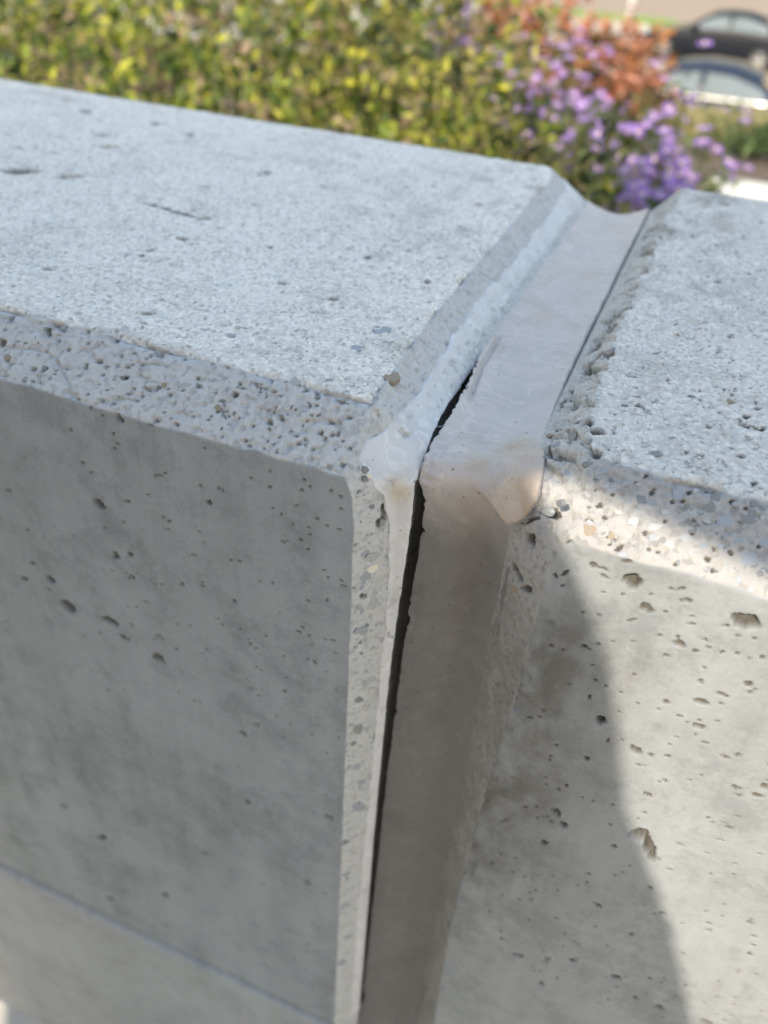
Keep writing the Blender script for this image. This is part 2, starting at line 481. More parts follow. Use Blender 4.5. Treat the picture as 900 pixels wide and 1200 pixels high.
    # brown staining of the top beside the joint and along the arris
    dirt_shade += wt*np.exp(-(edge_d/60.0)**2)*sstep(300, 420, P[..., 1])*(1-inner)*0.40*sstep(0.45, 0.75, fbm(P, (12, 20, 16), 5, 34, 0.65))
    dirt_shade += wt*0.22*sstep(0.52, 0.80, fbm(P, (30, 14, 20), 5, 35, 0.65))*(1-inner)
    df = dirt_shade.reshape(-1)
    # air holes
    r2 = np.random.default_rng(seed)
    allp = []
    for (pl, x, y, z, vx, vy, vz, mn, ex) in pits:
        allp.append((np.array([x, y, z]), np.array([vx, vy, vz]), mn, float(ex) if ex != '' else 1.0))
    for pl, n, x0, x1, a0, a1, rmin, rmax in nrand:
        for _ in range(n):
            x = r2.uniform(x0, x1); s = r2.uniform(a0, a1)
            if pl == 'F': c = np.array([x, FY, s])
            elif pl == 'T': c = np.array([x, s, TZ])
            else: c = np.array([x, FY+(TY-FY)*s, CZ+(TZ-CZ)*s])
            r = rmin+(rmax-rmin)*r2.random()**3
            ang = r2.uniform(0, PI)
            tv = {'F': np.array([math.cos(ang), 0, 0.5*math.sin(ang)]), 'T': np.array([math.cos(ang), math.sin(ang), 0])}.get(pl, np.array([math.cos(ang), .7*math.sin(ang), .6*math.sin(ang)]))
            allp.append((c, tv/np.linalg.norm(tv)*r*r2.uniform(1, 1.7), r, 0.9))
    order = np.argsort(pr_pts[:, 0]); xs = pr_pts[order, 0]
    for c, v, mn, dk in allp:
        L = float(np.linalg.norm(v)); e1 = v/L
        Rm = max(L, mn)*1.35+0.6
        i0, i1 = np.searchsorted(xs, c[0]-Rm), np.searchsorted(xs, c[0]+Rm)
        idx = order[i0:i1]
        Qd = pr_pts[idx]-c
        ok = (np.abs(Qd[:, 1]) < Rm+2) & (np.abs(Qd[:, 2]) < Rm+2)
        idx, Qd = idx[ok], Qd[ok]
        if not len(idx): continue
        u = Qd@e1
        nn = Nf[idx].mean(0); e2 = np.cross(nn, e1); e2 /= max(np.linalg.norm(e2), 1e-6)
        w = Qd@e2
        ragged = 1+0.55*(noise(pr_pts[idx], max(mn*0.9, 0.8), 41)-0.5)+0.3*(noise(pr_pts[idx], max(mn*0.4, 0.6), 42)-0.5)
        rr = np.sqrt((u/max(L, .55))**2+(w/max(mn, .55))**2)*ragged
        depth = dk*min(1.7*max(mn, 0.7), 6.5)
        prof = np.sqrt(np.clip(1-(rr*0.97)**2, 0, 1))
        Df[idx] = np.minimum(Df[idx], Df[idx]-depth*prof)
        df[idx] = np.maximum(df[idx], (1-sstep(0.86, 1.05, rr))*(0.88 if side > 0 else (0.75 if mn > 1.2 else 0.5)))  # soil and painted shade darken the inside of each hole
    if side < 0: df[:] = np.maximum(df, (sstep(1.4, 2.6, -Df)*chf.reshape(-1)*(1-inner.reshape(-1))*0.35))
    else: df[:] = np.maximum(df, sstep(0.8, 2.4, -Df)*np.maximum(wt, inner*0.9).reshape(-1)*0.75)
    V = pr_pts+Nf*Df[:, None]
    # far end cap: collapse one more column onto the middle of the section
    V = V.reshape(nr, ncol, 3)
    cap = V[:, :1].copy(); cap[..., 1] = 0.5*(FY+BY); cap[..., 2] = np.minimum(cap[..., 2], -200.0)
    V = np.concatenate([cap, V], 1)
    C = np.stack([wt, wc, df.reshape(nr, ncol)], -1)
    C = np.concatenate([C[:, :1], C], 1)
    F = grid_faces(nr, ncol+1)
    if side > 0: F = F[:, ::-1]
    return V, C, F, pr, (xe, run, dep)

# air holes and stones read off the wall: surface, centre x y z, half-axis x y z, other half-axis, depth or kind
LEFT_PITS = [
 ('F',-197.4,206.5,-205.9,1.4,0.0,-2.4,2.22,''),
 ('F',-193.8,206.5,-232.8,1.8,0.0,0.4,1.95,''),
 ('F',-185.8,206.5,-228.9,1.5,0.0,0.3,1.44,''),
 ('F',-234.1,206.5,-262.4,2.2,0.0,-0.9,1.79,''),
 ('F',-243.0,206.5,-255.4,1.5,-0.0,0.3,1.07,''),
 ('F',-250.0,206.5,-267.6,0.8,0.0,-0.8,1.53,''),
 ('F',-227.2,206.5,-277.0,2.2,0.0,-3.5,3.64,0.5),
 ('F',-203.6,206.5,-275.8,4.2,0.0,-0.4,2.0,''),
 ('F',-198.8,206.5,-283.8,1.2,0.0,0.3,1.72,''),
 ('F',-180.0,206.5,-289.0,3.2,0.0,-0.6,2.78,0.4),
 ('F',-178.0,206.5,-274.0,1.4,0.0,0.4,0.83,''),
 ('F',-168.7,206.5,-278.7,0.9,0.0,0.3,0.89,''),
 ('F',-186.6,206.5,-241.7,1.1,0.0,0.3,1.0,''),
 ('F',-161.2,206.5,-236.1,0.8,0.0,0.2,0.97,''),
 ('F',-143.9,206.5,-187.6,1.3,-0.0,0.2,1.22,''),
 ('F',-105.3,206.5,-169.5,0.8,0.0,0.1,0.74,''),
 ('F',-104.3,206.5,-164.8,0.6,0.0,0.1,0.58,''),
 ('F',-93.9,206.5,-166.1,0.5,-0.0,0.1,0.54,''),
 ('F',-132.6,206.5,-212.1,0.8,0.0,0.2,0.71,''),
 ('F',-150.7,206.5,-232.8,0.9,0.0,0.2,0.76,''),
 ('F',-112.9,206.5,-195.4,0.9,0.0,0.2,0.66,''),
 ('F',-105.8,206.5,-192.1,0.9,0.0,0.2,0.61,''),
 ('F',-102.7,206.5,-195.4,0.6,-0.0,0.1,0.61,''),
 ('F',-107.0,206.5,-240.1,1.1,0.0,0.3,0.96,''),
 ('F',-105.4,206.5,-237.0,0.8,0.0,0.2,0.76,''),
 ('F',-130.1,206.5,-257.9,0.9,0.0,0.2,0.82,''),
 ('F',-100.1,206.5,-255.0,0.8,0.0,0.2,0.91,''),
 ('F',-114.4,206.5,-280.2,1.0,0.0,0.3,0.99,''),
 ('F',-87.9,206.5,-207.4,1.4,0.0,0.3,0.59,''),
 ('F',-247.6,206.5,-487.4,3.5,0.0,1.7,2.81,''),
 ('F',-256.0,206.5,-571.0,3.1,0.0,1.8,3.28,''),
 ('F',-205.8,206.5,-525.9,2.4,0.0,1.3,2.5,''),
 ('F',-198.5,206.5,-157.6,0.8,0.0,0.1,0.75,''),
 ('F',-192.5,206.5,-159.9,0.8,0.0,0.1,0.75,''),
 ('F',-186.7,206.5,-161.6,0.6,0.0,0.1,0.75,''),
 ('F',-179.5,206.5,-161.1,1.3,0.0,0.2,1.69,''),
 ('F',-164.2,206.5,-157.6,1.1,0.0,0.1,0.91,''),
 ('F',-165.6,206.5,-159.7,0.7,0.0,0.1,0.59,''),
 ('F',-137.0,206.5,-322.1,2.4,0.0,-0.4,1.48,0.5),
 ('F',-129.7,206.5,-311.8,1.6,0.0,-1.2,1.06,0.5),
 ('F',-245.3,206.5,-215.1,1.4,-0.0,0.3,0.94,''),
 ('F',-169.6,206.5,-450.1,1.8,0.0,0.8,1.72,''),
 ('F',-137.7,206.5,-378.5,1.5,0.0,0.6,1.45,''),
 ('F',-273.0,206.5,-468.8,2.1,-0.0,1.0,1.81,''),
 ('F',-103.7,206.5,-433.6,1.5,0.0,0.8,1.64,''),
 ('F',-92.0,206.5,-362.5,2.4,0.0,-0.7,1.63,''),
 ('C',-222.3,224.2,-143.3,1.6,-1.6,-1.4,1.39,''),
 ('C',-240.8,225.1,-142.5,1.2,0.1,0.1,1.06,''),
 ('C',-239.9,217.4,-149.2,1.9,0.1,0.1,1.39,''),
 ('C',-216.2,222.2,-145.0,0.8,0.1,0.0,0.69,''),
 ('C',-195.8,219.4,-147.4,1.2,0.1,0.1,1.0,''),
 ('C',-191.7,218.3,-148.3,0.7,0.1,0.0,0.53,''),
 ('C',-183.2,216.7,-149.7,1.1,0.1,0.1,1.32,''),
 ('C',-192.7,227.0,-140.9,1.1,0.1,0.1,1.69,''),
 ('C',-172.4,225.6,-142.1,1.0,-1.1,-1.0,0.82,''),
 ('C',-167.9,216.5,-149.9,0.8,0.1,0.1,0.65,''),
 ('C',-122.0,215.1,-151.1,1.5,-0.6,-0.5,0.89,''),
 ('C',-109.4,226.2,-141.5,1.2,-0.8,-0.7,0.59,''),
 ('C',-102.5,216.1,-150.3,0.9,0.1,0.1,0.91,''),
 ('C',-110.1,222.4,-144.8,0.9,-0.7,-0.6,0.6,''),
 ('C',-99.4,225.7,-142.0,2.8,-0.3,-0.2,0.75,''),
 ('C',-118.1,217.1,-149.4,1.1,-0.6,-0.5,0.59,''),
 ('C',-90.7,214.2,-151.9,0.9,0.1,0.1,0.75,''),
 ('C',-108.7,211.7,-154.1,0.9,0.1,0.1,0.61,''),
 ('C',-142.0,217.4,-149.1,1.3,0.1,0.1,0.63,''),
 ('C',-136.0,222.3,-144.9,1.0,0.1,0.1,0.64,''),
 ('LV',-76.5,214.8,-174.1,-0.1,-0.1,-5.3,1.34,''),
 ('LV',-84.0,207.0,-187.3,0.7,0.7,-0.5,0.72,''),
 ('LV',-81.2,210.0,-184.5,0.5,0.5,-0.3,0.72,''),
 ('LV',-81.5,209.7,-213.5,0.5,0.5,-0.4,0.79,''),
 ('LV',-82.4,208.6,-240.9,0.5,0.5,-0.4,0.85,''),
 ('LV',-77.4,213.9,-180.2,0.1,0.1,-2.4,1.65,0.6),
 ('T',-367.1,372.6,-140.0,8.7,3.7,0.0,6.42,0.5),
 ('T',-337.7,378.1,-140.0,3.9,1.7,0.0,3.95,''),
 ('T',-378.4,463.4,-140.0,3.5,1.5,0.0,4.28,''),
 ('T',-359.6,440.4,-140.0,4.3,1.0,0.0,3.71,''),
 ('T',-334.2,497.8,-140.0,2.9,0.7,0.0,4.28,''),
 ('T',-355.0,443.6,-140.0,3.0,0.2,0.0,3.46,''),
 ('T',-136.7,298.8,-140.0,2.2,0.3,0.0,1.72,''),
 ('T',-224.7,390.7,-140.0,2.4,0.3,0.0,2.66,''),
 ('T',-229.3,327.0,-140.0,2.6,0.3,0.0,2.12,''),
 ('T',-257.7,266.8,-140.0,2.0,0.3,0.0,1.37,''),
 ('T',-193.5,249.5,-140.0,2.5,1.0,0.0,1.96,''),
 ('T',-163.9,304.4,-140.0,1.9,0.3,0.0,1.81,''),
 ('T',-236.5,359.0,-140.0,3.2,0.4,0.0,1.92,''),
 ('T',-254.2,359.0,-140.0,21.6,-3.4,0.0,2.07,0.35),
]
RIGHT_PITS = [
 ('F',8.5,206.5,-166.8,3.0,0.0,0.5,3.06,''),
 ('F',15.2,206.5,-175.7,2.0,0.0,-0.5,1.73,''),
 ('F',42.8,206.5,-169.5,4.0,0.0,0.7,2.9,1.2),
 ('F',26.0,206.5,-168.3,1.0,0.0,0.2,0.84,''),
 ('F',28.3,206.5,-186.4,1.7,0.0,0.4,1.46,''),
 ('F',27.1,206.5,-183.8,0.5,0.0,0.1,0.72,''),
 ('F',0.7,206.5,-200.1,1.1,0.0,0.3,1.18,''),
 ('F',2.3,206.5,-184.6,0.5,0.0,0.1,0.74,''),
 ('F',7.1,206.5,-213.8,0.7,0.0,0.2,0.74,''),
 ('F',12.9,206.5,-232.4,1.4,0.0,0.4,2.22,''),
 ('F',31.0,206.5,-213.3,1.0,0.0,0.3,1.23,''),
 ('F',38.3,206.5,-199.4,0.7,0.0,0.2,1.15,''),
 ('F',41.0,206.5,-208.2,2.0,0.0,0.5,1.39,''),
 ('F',45.9,206.5,-201.9,2.0,-0.0,-0.2,0.76,''),
 ('F',51.5,206.5,-194.2,1.2,0.0,0.3,1.12,''),
 ('F',52.9,206.5,-197.2,0.5,-0.0,0.1,0.75,''),
 ('F',43.6,206.5,-219.3,1.8,-0.0,0.5,1.33,''),
 ('F',28.1,206.5,-241.6,1.7,-0.0,0.5,2.29,''),
 ('F',32.9,206.5,-241.4,0.8,0.0,0.3,1.18,''),
 ('F',38.2,206.5,-238.9,1.1,0.0,0.3,0.81,''),
 ('F',55.0,206.5,-229.7,1.3,-0.0,0.0,0.86,''),
 ('F',58.3,206.5,-226.9,0.8,0.0,0.2,0.94,''),
 ('F',12.9,206.5,-254.9,0.9,0.0,0.3,1.45,''),
 ('F',8.4,206.5,-293.2,1.9,0.0,-0.8,1.67,''),
 ('F',12.4,206.5,-299.7,1.7,0.0,-1.7,1.45,''),
 ('F',37.3,206.5,-262.8,1.4,-0.0,0.5,1.28,''),
 ('F',39.0,206.5,-273.9,0.9,0.0,0.3,0.82,''),
 ('F',40.7,206.5,-252.1,0.6,0.0,0.2,0.94,''),
 ('F',62.6,206.5,-242.9,1.3,0.0,0.4,0.99,''),
 ('F',64.7,206.5,-246.2,1.0,0.0,0.3,0.64,''),
 ('F',69.7,206.5,-243.0,1.5,-0.0,0.5,1.08,''),
 ('F',70.5,206.5,-237.5,1.2,-0.0,0.4,1.77,''),
 ('F',66.6,206.5,-264.8,1.1,0.0,0.4,0.98,''),
 ('F',66.1,206.5,-273.5,0.8,0.0,0.3,0.81,''),
 ('F',55.0,206.5,-284.8,0.9,0.0,0.3,0.95,''),
 ('F',33.2,206.5,-301.2,1.2,0.0,0.5,1.01,''),
 ('F',7.6,206.5,-316.4,1.2,0.0,-1.0,1.63,''),
 ('F',40.6,206.5,-287.2,3.1,-0.0,-0.5,4.3,1.3),
 ('F',45.6,206.5,-294.2,2.9,-0.0,-7.4,2.3,1.3),
 ('F',12.2,206.5,-414.9,2.4,0.0,1.3,1.38,''),
 ('F',24.8,206.5,-406.2,1.5,0.0,0.8,1.5,''),
 ('F',35.7,206.5,-398.1,1.8,0.0,0.8,1.52,''),
 ('F',55.7,206.5,-397.3,1.7,0.0,1.0,1.82,''),
 ('F',67.4,206.5,-408.6,1.0,0.0,0.6,1.5,''),
 ('F',26.6,206.5,-433.4,1.2,0.0,0.7,2.0,''),
 ('F',78.3,206.5,-407.9,1.3,0.0,0.8,1.49,''),
 ('F',60.6,206.5,-333.0,1.2,0.0,0.6,1.1,''),
 ('F',90.3,206.5,-317.0,1.1,0.0,0.5,1.16,''),
 ('F',79.1,206.5,-332.8,0.9,-0.0,0.4,0.97,''),
 ('F',53.4,206.5,-357.7,0.7,0.0,0.3,1.05,''),
 ('F',98.9,206.5,-404.4,2.2,0.0,1.4,2.95,''),
 ('F',-11.4,206.5,-171.7,1.1,-0.0,1.6,0.64,''),
 ('F',-14.3,206.5,-174.3,0.8,0.0,0.2,0.89,''),
 ('F',-3.7,206.5,-165.5,1.3,0.0,-0.3,1.02,''),
 ('F',-0.7,206.5,-165.7,1.5,0.0,-0.0,0.51,''),
 ('F',5.7,206.5,-160.2,1.5,0.0,0.3,0.66,''),
 ('F',0.4,206.5,-168.5,1.5,-0.0,-0.4,0.55,''),
 ('F',22.9,206.5,-164.6,1.0,0.0,0.9,0.46,''),
 ('F',20.2,206.5,-165.7,0.7,0.0,0.1,0.5,''),
 ('F',29.2,206.5,-153.5,0.9,0.0,0.2,0.41,''),
 ('F',12.3,206.5,-182.6,1.3,0.0,1.2,0.45,''),
 ('F',29.3,206.5,-176.8,1.2,0.0,0.2,0.45,''),
 ('F',43.0,206.5,-176.0,0.7,-0.0,0.1,0.69,''),
 ('F',34.8,206.5,-181.5,0.7,-0.0,0.2,0.53,''),
 ('F',36.5,206.5,-183.9,0.6,0.0,0.1,0.54,''),
 ('F',51.7,206.5,-181.5,0.7,0.0,0.2,0.88,''),
 ('F',25.7,206.5,-192.8,0.8,0.0,0.2,0.56,''),
 ('F',4.4,206.5,-197.2,0.8,-0.0,0.2,0.62,''),
 ('F',8.6,206.5,-274.3,0.6,0.0,0.2,1.03,''),
 ('F',36.2,206.5,-345.4,1.0,0.0,0.5,1.27,''),
 ('C',2.4,208.1,-157.1,1.1,1.1,0.9,0.77,''),
 ('C',10.8,209.8,-155.7,0.7,0.1,0.1,0.66,''),
 ('C',27.5,211.1,-154.5,0.9,0.1,0.1,0.91,''),
 ('C',-8.7,212.4,-153.4,1.3,0.1,0.1,0.54,''),
 ('C',29.6,209.0,-156.4,0.7,0.1,0.1,0.78,''),
 ('C',30.0,225.6,-142.1,1.0,0.1,0.1,0.8,''),
 ('C',34.0,230.2,-138.1,0.7,0.1,0.1,0.67,''),
 ('RV',-24.8,215.9,-169.3,1.6,-1.7,1.5,2.09,''),
 ('RV',-27.5,218.7,-186.3,2.4,-2.5,-1.4,1.55,''),
 ('RV',-24.1,215.1,-156.1,2.4,-2.6,2.2,1.44,''),
 ('RV',-18.3,209.0,-148.3,1.4,-1.5,1.2,1.38,''),
 ('RV',-26.9,218.1,-163.7,1.9,-2.0,3.5,0.73,''),
 ('RV',-22.1,213.0,-188.1,1.9,-2.0,2.1,1.24,''),
 ('RT',-30.1,242.5,-148.7,0.4,-6.0,0.3,0.8,''),
 ('RT',-33.2,279.1,-151.6,0.2,-5.6,0.2,1.04,''),
 ('RT',-28.8,323.9,-147.5,2.0,1.4,1.8,5.61,''),
 ('RT',-29.1,304.0,-147.8,2.1,-0.2,1.9,3.51,''),
 ('RT',-25.5,308.4,-144.4,2.1,-1.7,2.0,2.6,''),
 ('RT',-23.0,352.8,-142.0,1.8,0.4,1.7,3.14,''),
 ('RT',-25.4,337.6,-144.3,1.8,1.3,1.7,4.44,''),
 ('T',-14.7,243.9,-140.0,2.4,0.5,0.0,2.23,''),
 ('T',-18.4,248.7,-140.0,1.7,0.3,0.0,2.3,''),
 ('T',-12.8,230.6,-140.0,1.8,0.4,0.0,2.57,''),
 ('T',-29.2,365.0,-140.0,1.8,0.2,0.0,3.04,''),
 ('T',-20.9,305.1,-140.0,1.9,0.3,0.0,3.07,''),
 ('T',30.9,272.2,-140.0,2.2,0.4,0.0,1.83,''),
 ('T',30.6,250.3,-140.0,1.6,0.3,0.0,1.35,''),
 ('T',19.4,264.4,-140.0,1.1,0.2,0.0,0.89,''),
 ('T',7.7,537.4,-140.0,2.9,0.1,0.0,3.65,''),
 ('T',-10.3,289.6,-140.0,2.1,0.4,0.0,1.41,''),
]
LEFT_STONES = [
 ('LV',-78.9,212.3,-195.5,1.9,2.0,-1.3,2.99,'stripe'),
 ('LV',-79.0,212.2,-200.9,1.9,2.0,-0.2,2.18,'cream'),
 ('LV',-80.8,210.3,-203.5,1.7,1.7,0.8,2.81,'blue'),
 ('LV',-78.4,212.9,-218.6,2.3,2.4,0.6,3.47,'stripe'),
 ('LV',-81.2,210.0,-232.4,2.0,2.1,-1.7,3.34,'blue'),
 ('LV',-77.6,213.7,-263.7,2.5,2.6,-2.2,4.57,'stripe'),
 ('LV',-81.1,210.1,-273.4,1.7,1.7,-1.6,2.33,'dark'),
 ('LV',-80.8,210.3,-293.6,0.6,0.6,-3.8,2.98,'green'),
 ('LV',-80.4,210.8,-321.2,1.5,1.6,-1.6,2.61,'blue'),
 ('LV',-78.9,212.3,-355.2,1.7,1.7,2.7,5.94,'blue'),
 ('LV',-83.0,208.1,-381.6,1.3,1.3,-1.7,2.36,'dark'),
 ('LV',-82.1,209.0,-412.8,1.4,1.4,-1.9,2.49,'blue'),
 ('LV',-81.7,209.4,-446.3,0.4,0.4,-4.1,3.29,'blue'),
 ('LV',-79.9,211.3,-484.0,1.5,1.6,-2.4,2.8,'blue'),
 ('LV',-82.3,208.8,-515.5,2.0,2.0,-3.3,3.67,'blue'),
 ('LV',-76.8,214.5,-179.7,1.2,1.2,-0.7,1.77,'green'),
 ('LV',-76.5,214.8,-170.3,0.2,0.2,-1.5,2.84,'stripe'),
 ('LV',-83.3,207.7,-164.9,0.7,0.7,-0.4,1.0,'dark'),
 ('LV',-81.5,209.6,-160.9,0.9,0.9,-0.5,0.99,'dark'),
 ('LV',-82.5,208.6,-155.3,0.9,0.9,-0.5,1.29,'dark'),
 ('LV',-80.6,210.5,-159.8,0.7,0.7,-0.4,0.99,'cream'),
 ('LV',-81.8,209.3,-209.0,0.7,0.8,-0.5,1.16,'blue'),
 ('LV',-82.0,209.1,-302.4,0.9,0.9,-0.9,1.5,'dark'),
 ('LV',-77.9,213.3,-335.0,1.2,1.3,-1.4,2.69,'blue'),
 ('LV',-80.7,210.4,-213.9,0.7,0.8,-0.6,1.18,'dark'),
 ('T',-249.2,444.8,-140.0,6.4,2.8,0.0,6.95,'dark'),
 ('T',-107.0,280.4,-140.0,3.7,3.3,0.0,5.82,'blue'),
 ('T',-89.3,247.7,-140.0,1.7,3.6,0.0,4.46,'tan'),
 ('T',-108.8,261.7,-140.0,3.2,0.6,0.0,2.78,'blue'),
 ('T',-156.2,248.2,-140.0,2.0,0.3,0.0,2.08,'blue'),
 ('T',-367.1,508.8,-140.0,5.3,0.3,0.0,5.22,'dark'),
 ('T',-155.2,357.9,-140.0,2.9,0.4,0.0,3.33,'pale'),
 ('T',-280.7,513.9,-140.0,3.7,0.2,0.0,4.04,'pale'),
 ('T',-428.7,510.3,-140.0,4.9,0.3,0.0,4.34,'dark'),
 ('T',-263.2,401.8,-140.0,3.1,0.3,0.0,3.56,'pale'),
 ('T',-237.5,296.3,-140.0,2.0,0.3,0.0,1.89,'blue'),
 ('T',-108.1,336.5,-140.0,1.9,0.3,0.0,2.92,'dark'),
 ('T',-120.7,456.3,-140.0,2.4,0.2,0.0,3.83,'tan'),
 ('C',-234.4,213.4,-152.6,1.9,0.2,0.1,1.37,'tan'),
 ('C',-192.5,212.0,-153.7,1.8,0.1,0.1,0.99,'pale'),
 ('C',-118.4,227.7,-140.2,1.0,-1.3,-1.1,2.15,'stripe'),
 ('C',-148.3,222.5,-144.7,1.3,0.1,0.1,0.96,'blue'),
 ('C',-161.2,213.7,-152.3,1.7,0.1,0.1,0.96,'pale'),
]
RIGHT_STONES = [
 ('C',24.1,223.0,-144.3,2.2,0.2,0.2,1.87,'dark'),
 ('C',29.8,220.7,-146.3,2.8,0.3,0.2,2.9,'blue'),
 ('C',35.6,222.4,-144.8,3.7,-0.5,-0.4,1.84,'dark'),
 ('C',19.6,218.3,-148.4,1.4,0.1,0.1,1.33,'dark'),
 ('C',21.3,216.3,-150.0,1.4,0.1,0.1,0.79,'dark'),
 ('C',15.1,224.1,-143.4,2.4,0.2,0.2,2.16,'blue'),
 ('C',4.4,220.7,-146.3,1.7,0.2,0.1,1.63,'dark'),
 ('C',7.4,220.4,-146.5,1.7,-0.5,-0.4,1.07,'blue'),
 ('C',38.4,213.6,-152.4,3.0,0.2,0.2,2.58,'blue'),
 ('C',41.5,218.4,-148.3,1.8,0.2,0.2,1.82,'blue'),
 ('C',42.3,211.1,-154.5,1.4,0.1,0.1,1.02,'dark'),
 ('C',34.4,217.2,-149.3,1.1,0.8,0.7,1.24,'blue'),
 ('C',28.1,217.5,-149.1,0.7,0.1,0.1,0.79,'dark'),
 ('C',10.6,215.0,-151.2,2.2,0.9,0.8,1.58,'pale'),
 ('C',23.3,226.9,-141.0,1.4,0.1,0.1,0.81,'dark'),
 ('C',39.0,225.7,-142.0,0.9,0.1,0.1,1.06,'dark'),
 ('C',-7.9,210.2,-155.3,2.3,0.2,0.2,2.16,'tan'),
 ('C',-0.8,210.3,-155.2,0.6,0.9,0.8,1.29,'tan'),
 ('C',-14.1,225.7,-142.0,2.4,-0.1,-0.1,1.12,'dark'),
 ('C',4.0,215.2,-151.0,1.7,0.2,0.1,1.62,'pale'),
 ('C',16.1,212.1,-153.7,1.5,0.1,0.1,1.06,'pale'),
 ('C',25.6,213.8,-152.2,1.4,0.1,0.1,1.05,'blue'),
 ('C',30.2,214.8,-151.3,1.4,0.1,0.1,1.31,'blue'),
 ('C',21.9,221.3,-145.8,1.0,0.1,0.1,1.07,'blue'),
 ('C',12.4,219.2,-147.6,1.5,0.1,0.1,1.08,'pale'),
 ('C',-0.8,216.3,-150.1,1.3,0.1,0.1,0.82,'pale'),
 ('C',-5.1,220.8,-146.2,1.5,0.1,0.1,1.1,'blue'),
 ('C',-0.9,223.8,-143.6,1.3,0.1,0.1,1.1,'blue'),
 ('C',7.6,225.7,-142.0,1.5,0.1,0.1,1.1,'blue'),
 ('C',31.0,225.4,-142.3,1.2,0.1,0.1,1.07,'blue'),
 ('C',41.1,207.2,-157.9,0.9,0.1,0.1,0.76,'pale'),
 ('C',3.9,206.8,-158.3,1.7,0.2,0.2,1.33,'blue'),
 ('C',19.1,226.0,-141.7,1.0,0.1,0.1,0.81,'pale'),
 ('C',-9.9,223.0,-144.3,1.3,0.1,0.1,0.83,'blue'),
 ('RT',-24.0,243.3,-143.0,0.1,-5.1,0.1,2.28,'dark'),
 ('RT',-28.1,242.6,-146.8,1.4,-1.9,1.3,1.97,'blue'),
 ('RT',-22.1,219.8,-141.2,1.5,-1.9,1.4,1.45,'blue'),
 ('RT',-32.5,254.5,-151.0,1.5,-2.1,1.4,1.24,'tan'),
 ('RV',-18.5,209.1,-147.8,1.4,-1.5,1.2,1.37,'dark'),
 ('RV',-22.1,213.0,-155.0,1.8,-1.9,1.6,1.42,'stripe'),
 ('RV',-26.7,217.8,-194.0,1.7,-1.8,1.9,1.59,'tan'),
 ('T',5.5,238.7,-140.0,2.3,0.4,0.0,2.61,'dark'),
 ('T',-15.1,378.5,-140.0,2.6,0.3,0.0,3.17,'pale'),
 ('T',25.0,286.8,-140.0,1.7,0.3,0.0,1.99,'tan'),
 ('T',5.9,283.7,-140.0,1.5,0.2,0.0,2.01,'pale'),
 ('T',12.2,405.6,-140.0,2.3,0.3,0.0,2.87,'dark'),
 ('T',3.8,334.0,-140.0,2.0,0.3,0.0,2.56,'pale'),
]

M_LEFT = concrete_mat('concrete_weathered', (0.203, 0.225, 0.252), (0.40, 0.41, 0.425), (0.625, 0.605, 0.575))
M_RIGHT = concrete_mat('concrete_pale_joint', (0.202, 0.220, 0.240), (0.292, 0.292, 0.292), (0.53, 0.52, 0.50))
M_STONE = {
 'blue': simple('stone_blue_grey', (0.225, 0.25, 0.285), 0.6, var=0.2, scale=900),
 'dark': simple('stone_dark_grey', (0.15, 0.16, 0.17), 0.6, var=0.25, scale=900),
 'green': simple('stone_green_grey', (0.18, 0.20, 0.185), 0.6, var=0.2, scale=900),
 'cream': simple('stone_cream', (0.55, 0.52, 0.44), 0.7, var=0.1, scale=900),
 'tan': simple('stone_tan', (0.21, 0.175, 0.135), 0.7, var=0.3, scale=700),
 'pale': simple('stone_pale_grey', (0.34, 0.35, 0.36), 0.65, var=0.15, scale=900)}
def stripe_mat():
    mt, nd, lk, bs = new_mat('stone_banded')
    co = nd.new('ShaderNodeTexCoord').outputs['Object']
    w = tex(nd, lk, 'Wave', 700.0, co, Distortion=3.0)
    lk.new(ramp_out(nd, lk, w.outputs['Fac'], [(0.3, (0.17, 0.185, 0.20)), (0.6, (0.40, 0.41, 0.42))]), bs.inputs['Base Color'])
    bs.inputs['Roughness'].default_value = 0.65
    return mt
M_STONE['stripe'] = stripe_mat()

def put_block(side, pits, nrand, seed, base, label):
    V, C, F, pr, ex = build_block(side, pits, nrand, seed)
    root = empty('concrete_wall', base)
    tag(root, label, 'wall', 'precast concrete wall segments')
    Wv = world(V.reshape(-1, 3))-np.array(base)
    me = mesh_np('wall_body', Wv, F)
    n0 = me.polygons[len(F)//8].normal
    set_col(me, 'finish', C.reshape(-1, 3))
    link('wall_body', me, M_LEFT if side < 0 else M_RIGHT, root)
    return root, V, C, pr, ex

LEFT_BASE, RIGHT_BASE = (-0.95, 0.253, 0.0), (0.93, 0.253, 0.0)
wall_l, VL, CL, prL, exL = put_block(-1, LEFT_PITS,
    [('F', 100, -330, -90, -520, -165, 0.4, 1.0), ('F', 90, -200, -88, -320, -162, 0.3, 0.65), ('C', 240, -320, -90, 0.05, 0.97, 0.25, 1.0), ('T', 260, -480, -98, 232, 540, 0.5, 1.7)],
    3, LEFT_BASE, 'weathered grey concrete wall segment on the left of the split joint, smooth face and grainy top in shade')
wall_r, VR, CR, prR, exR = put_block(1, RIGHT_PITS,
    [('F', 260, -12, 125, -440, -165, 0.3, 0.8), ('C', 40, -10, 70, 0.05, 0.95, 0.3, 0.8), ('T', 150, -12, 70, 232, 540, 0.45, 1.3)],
    4, RIGHT_BASE, 'pitted grey concrete wall segment on the right of the split joint, with a sunlit patch on its face')

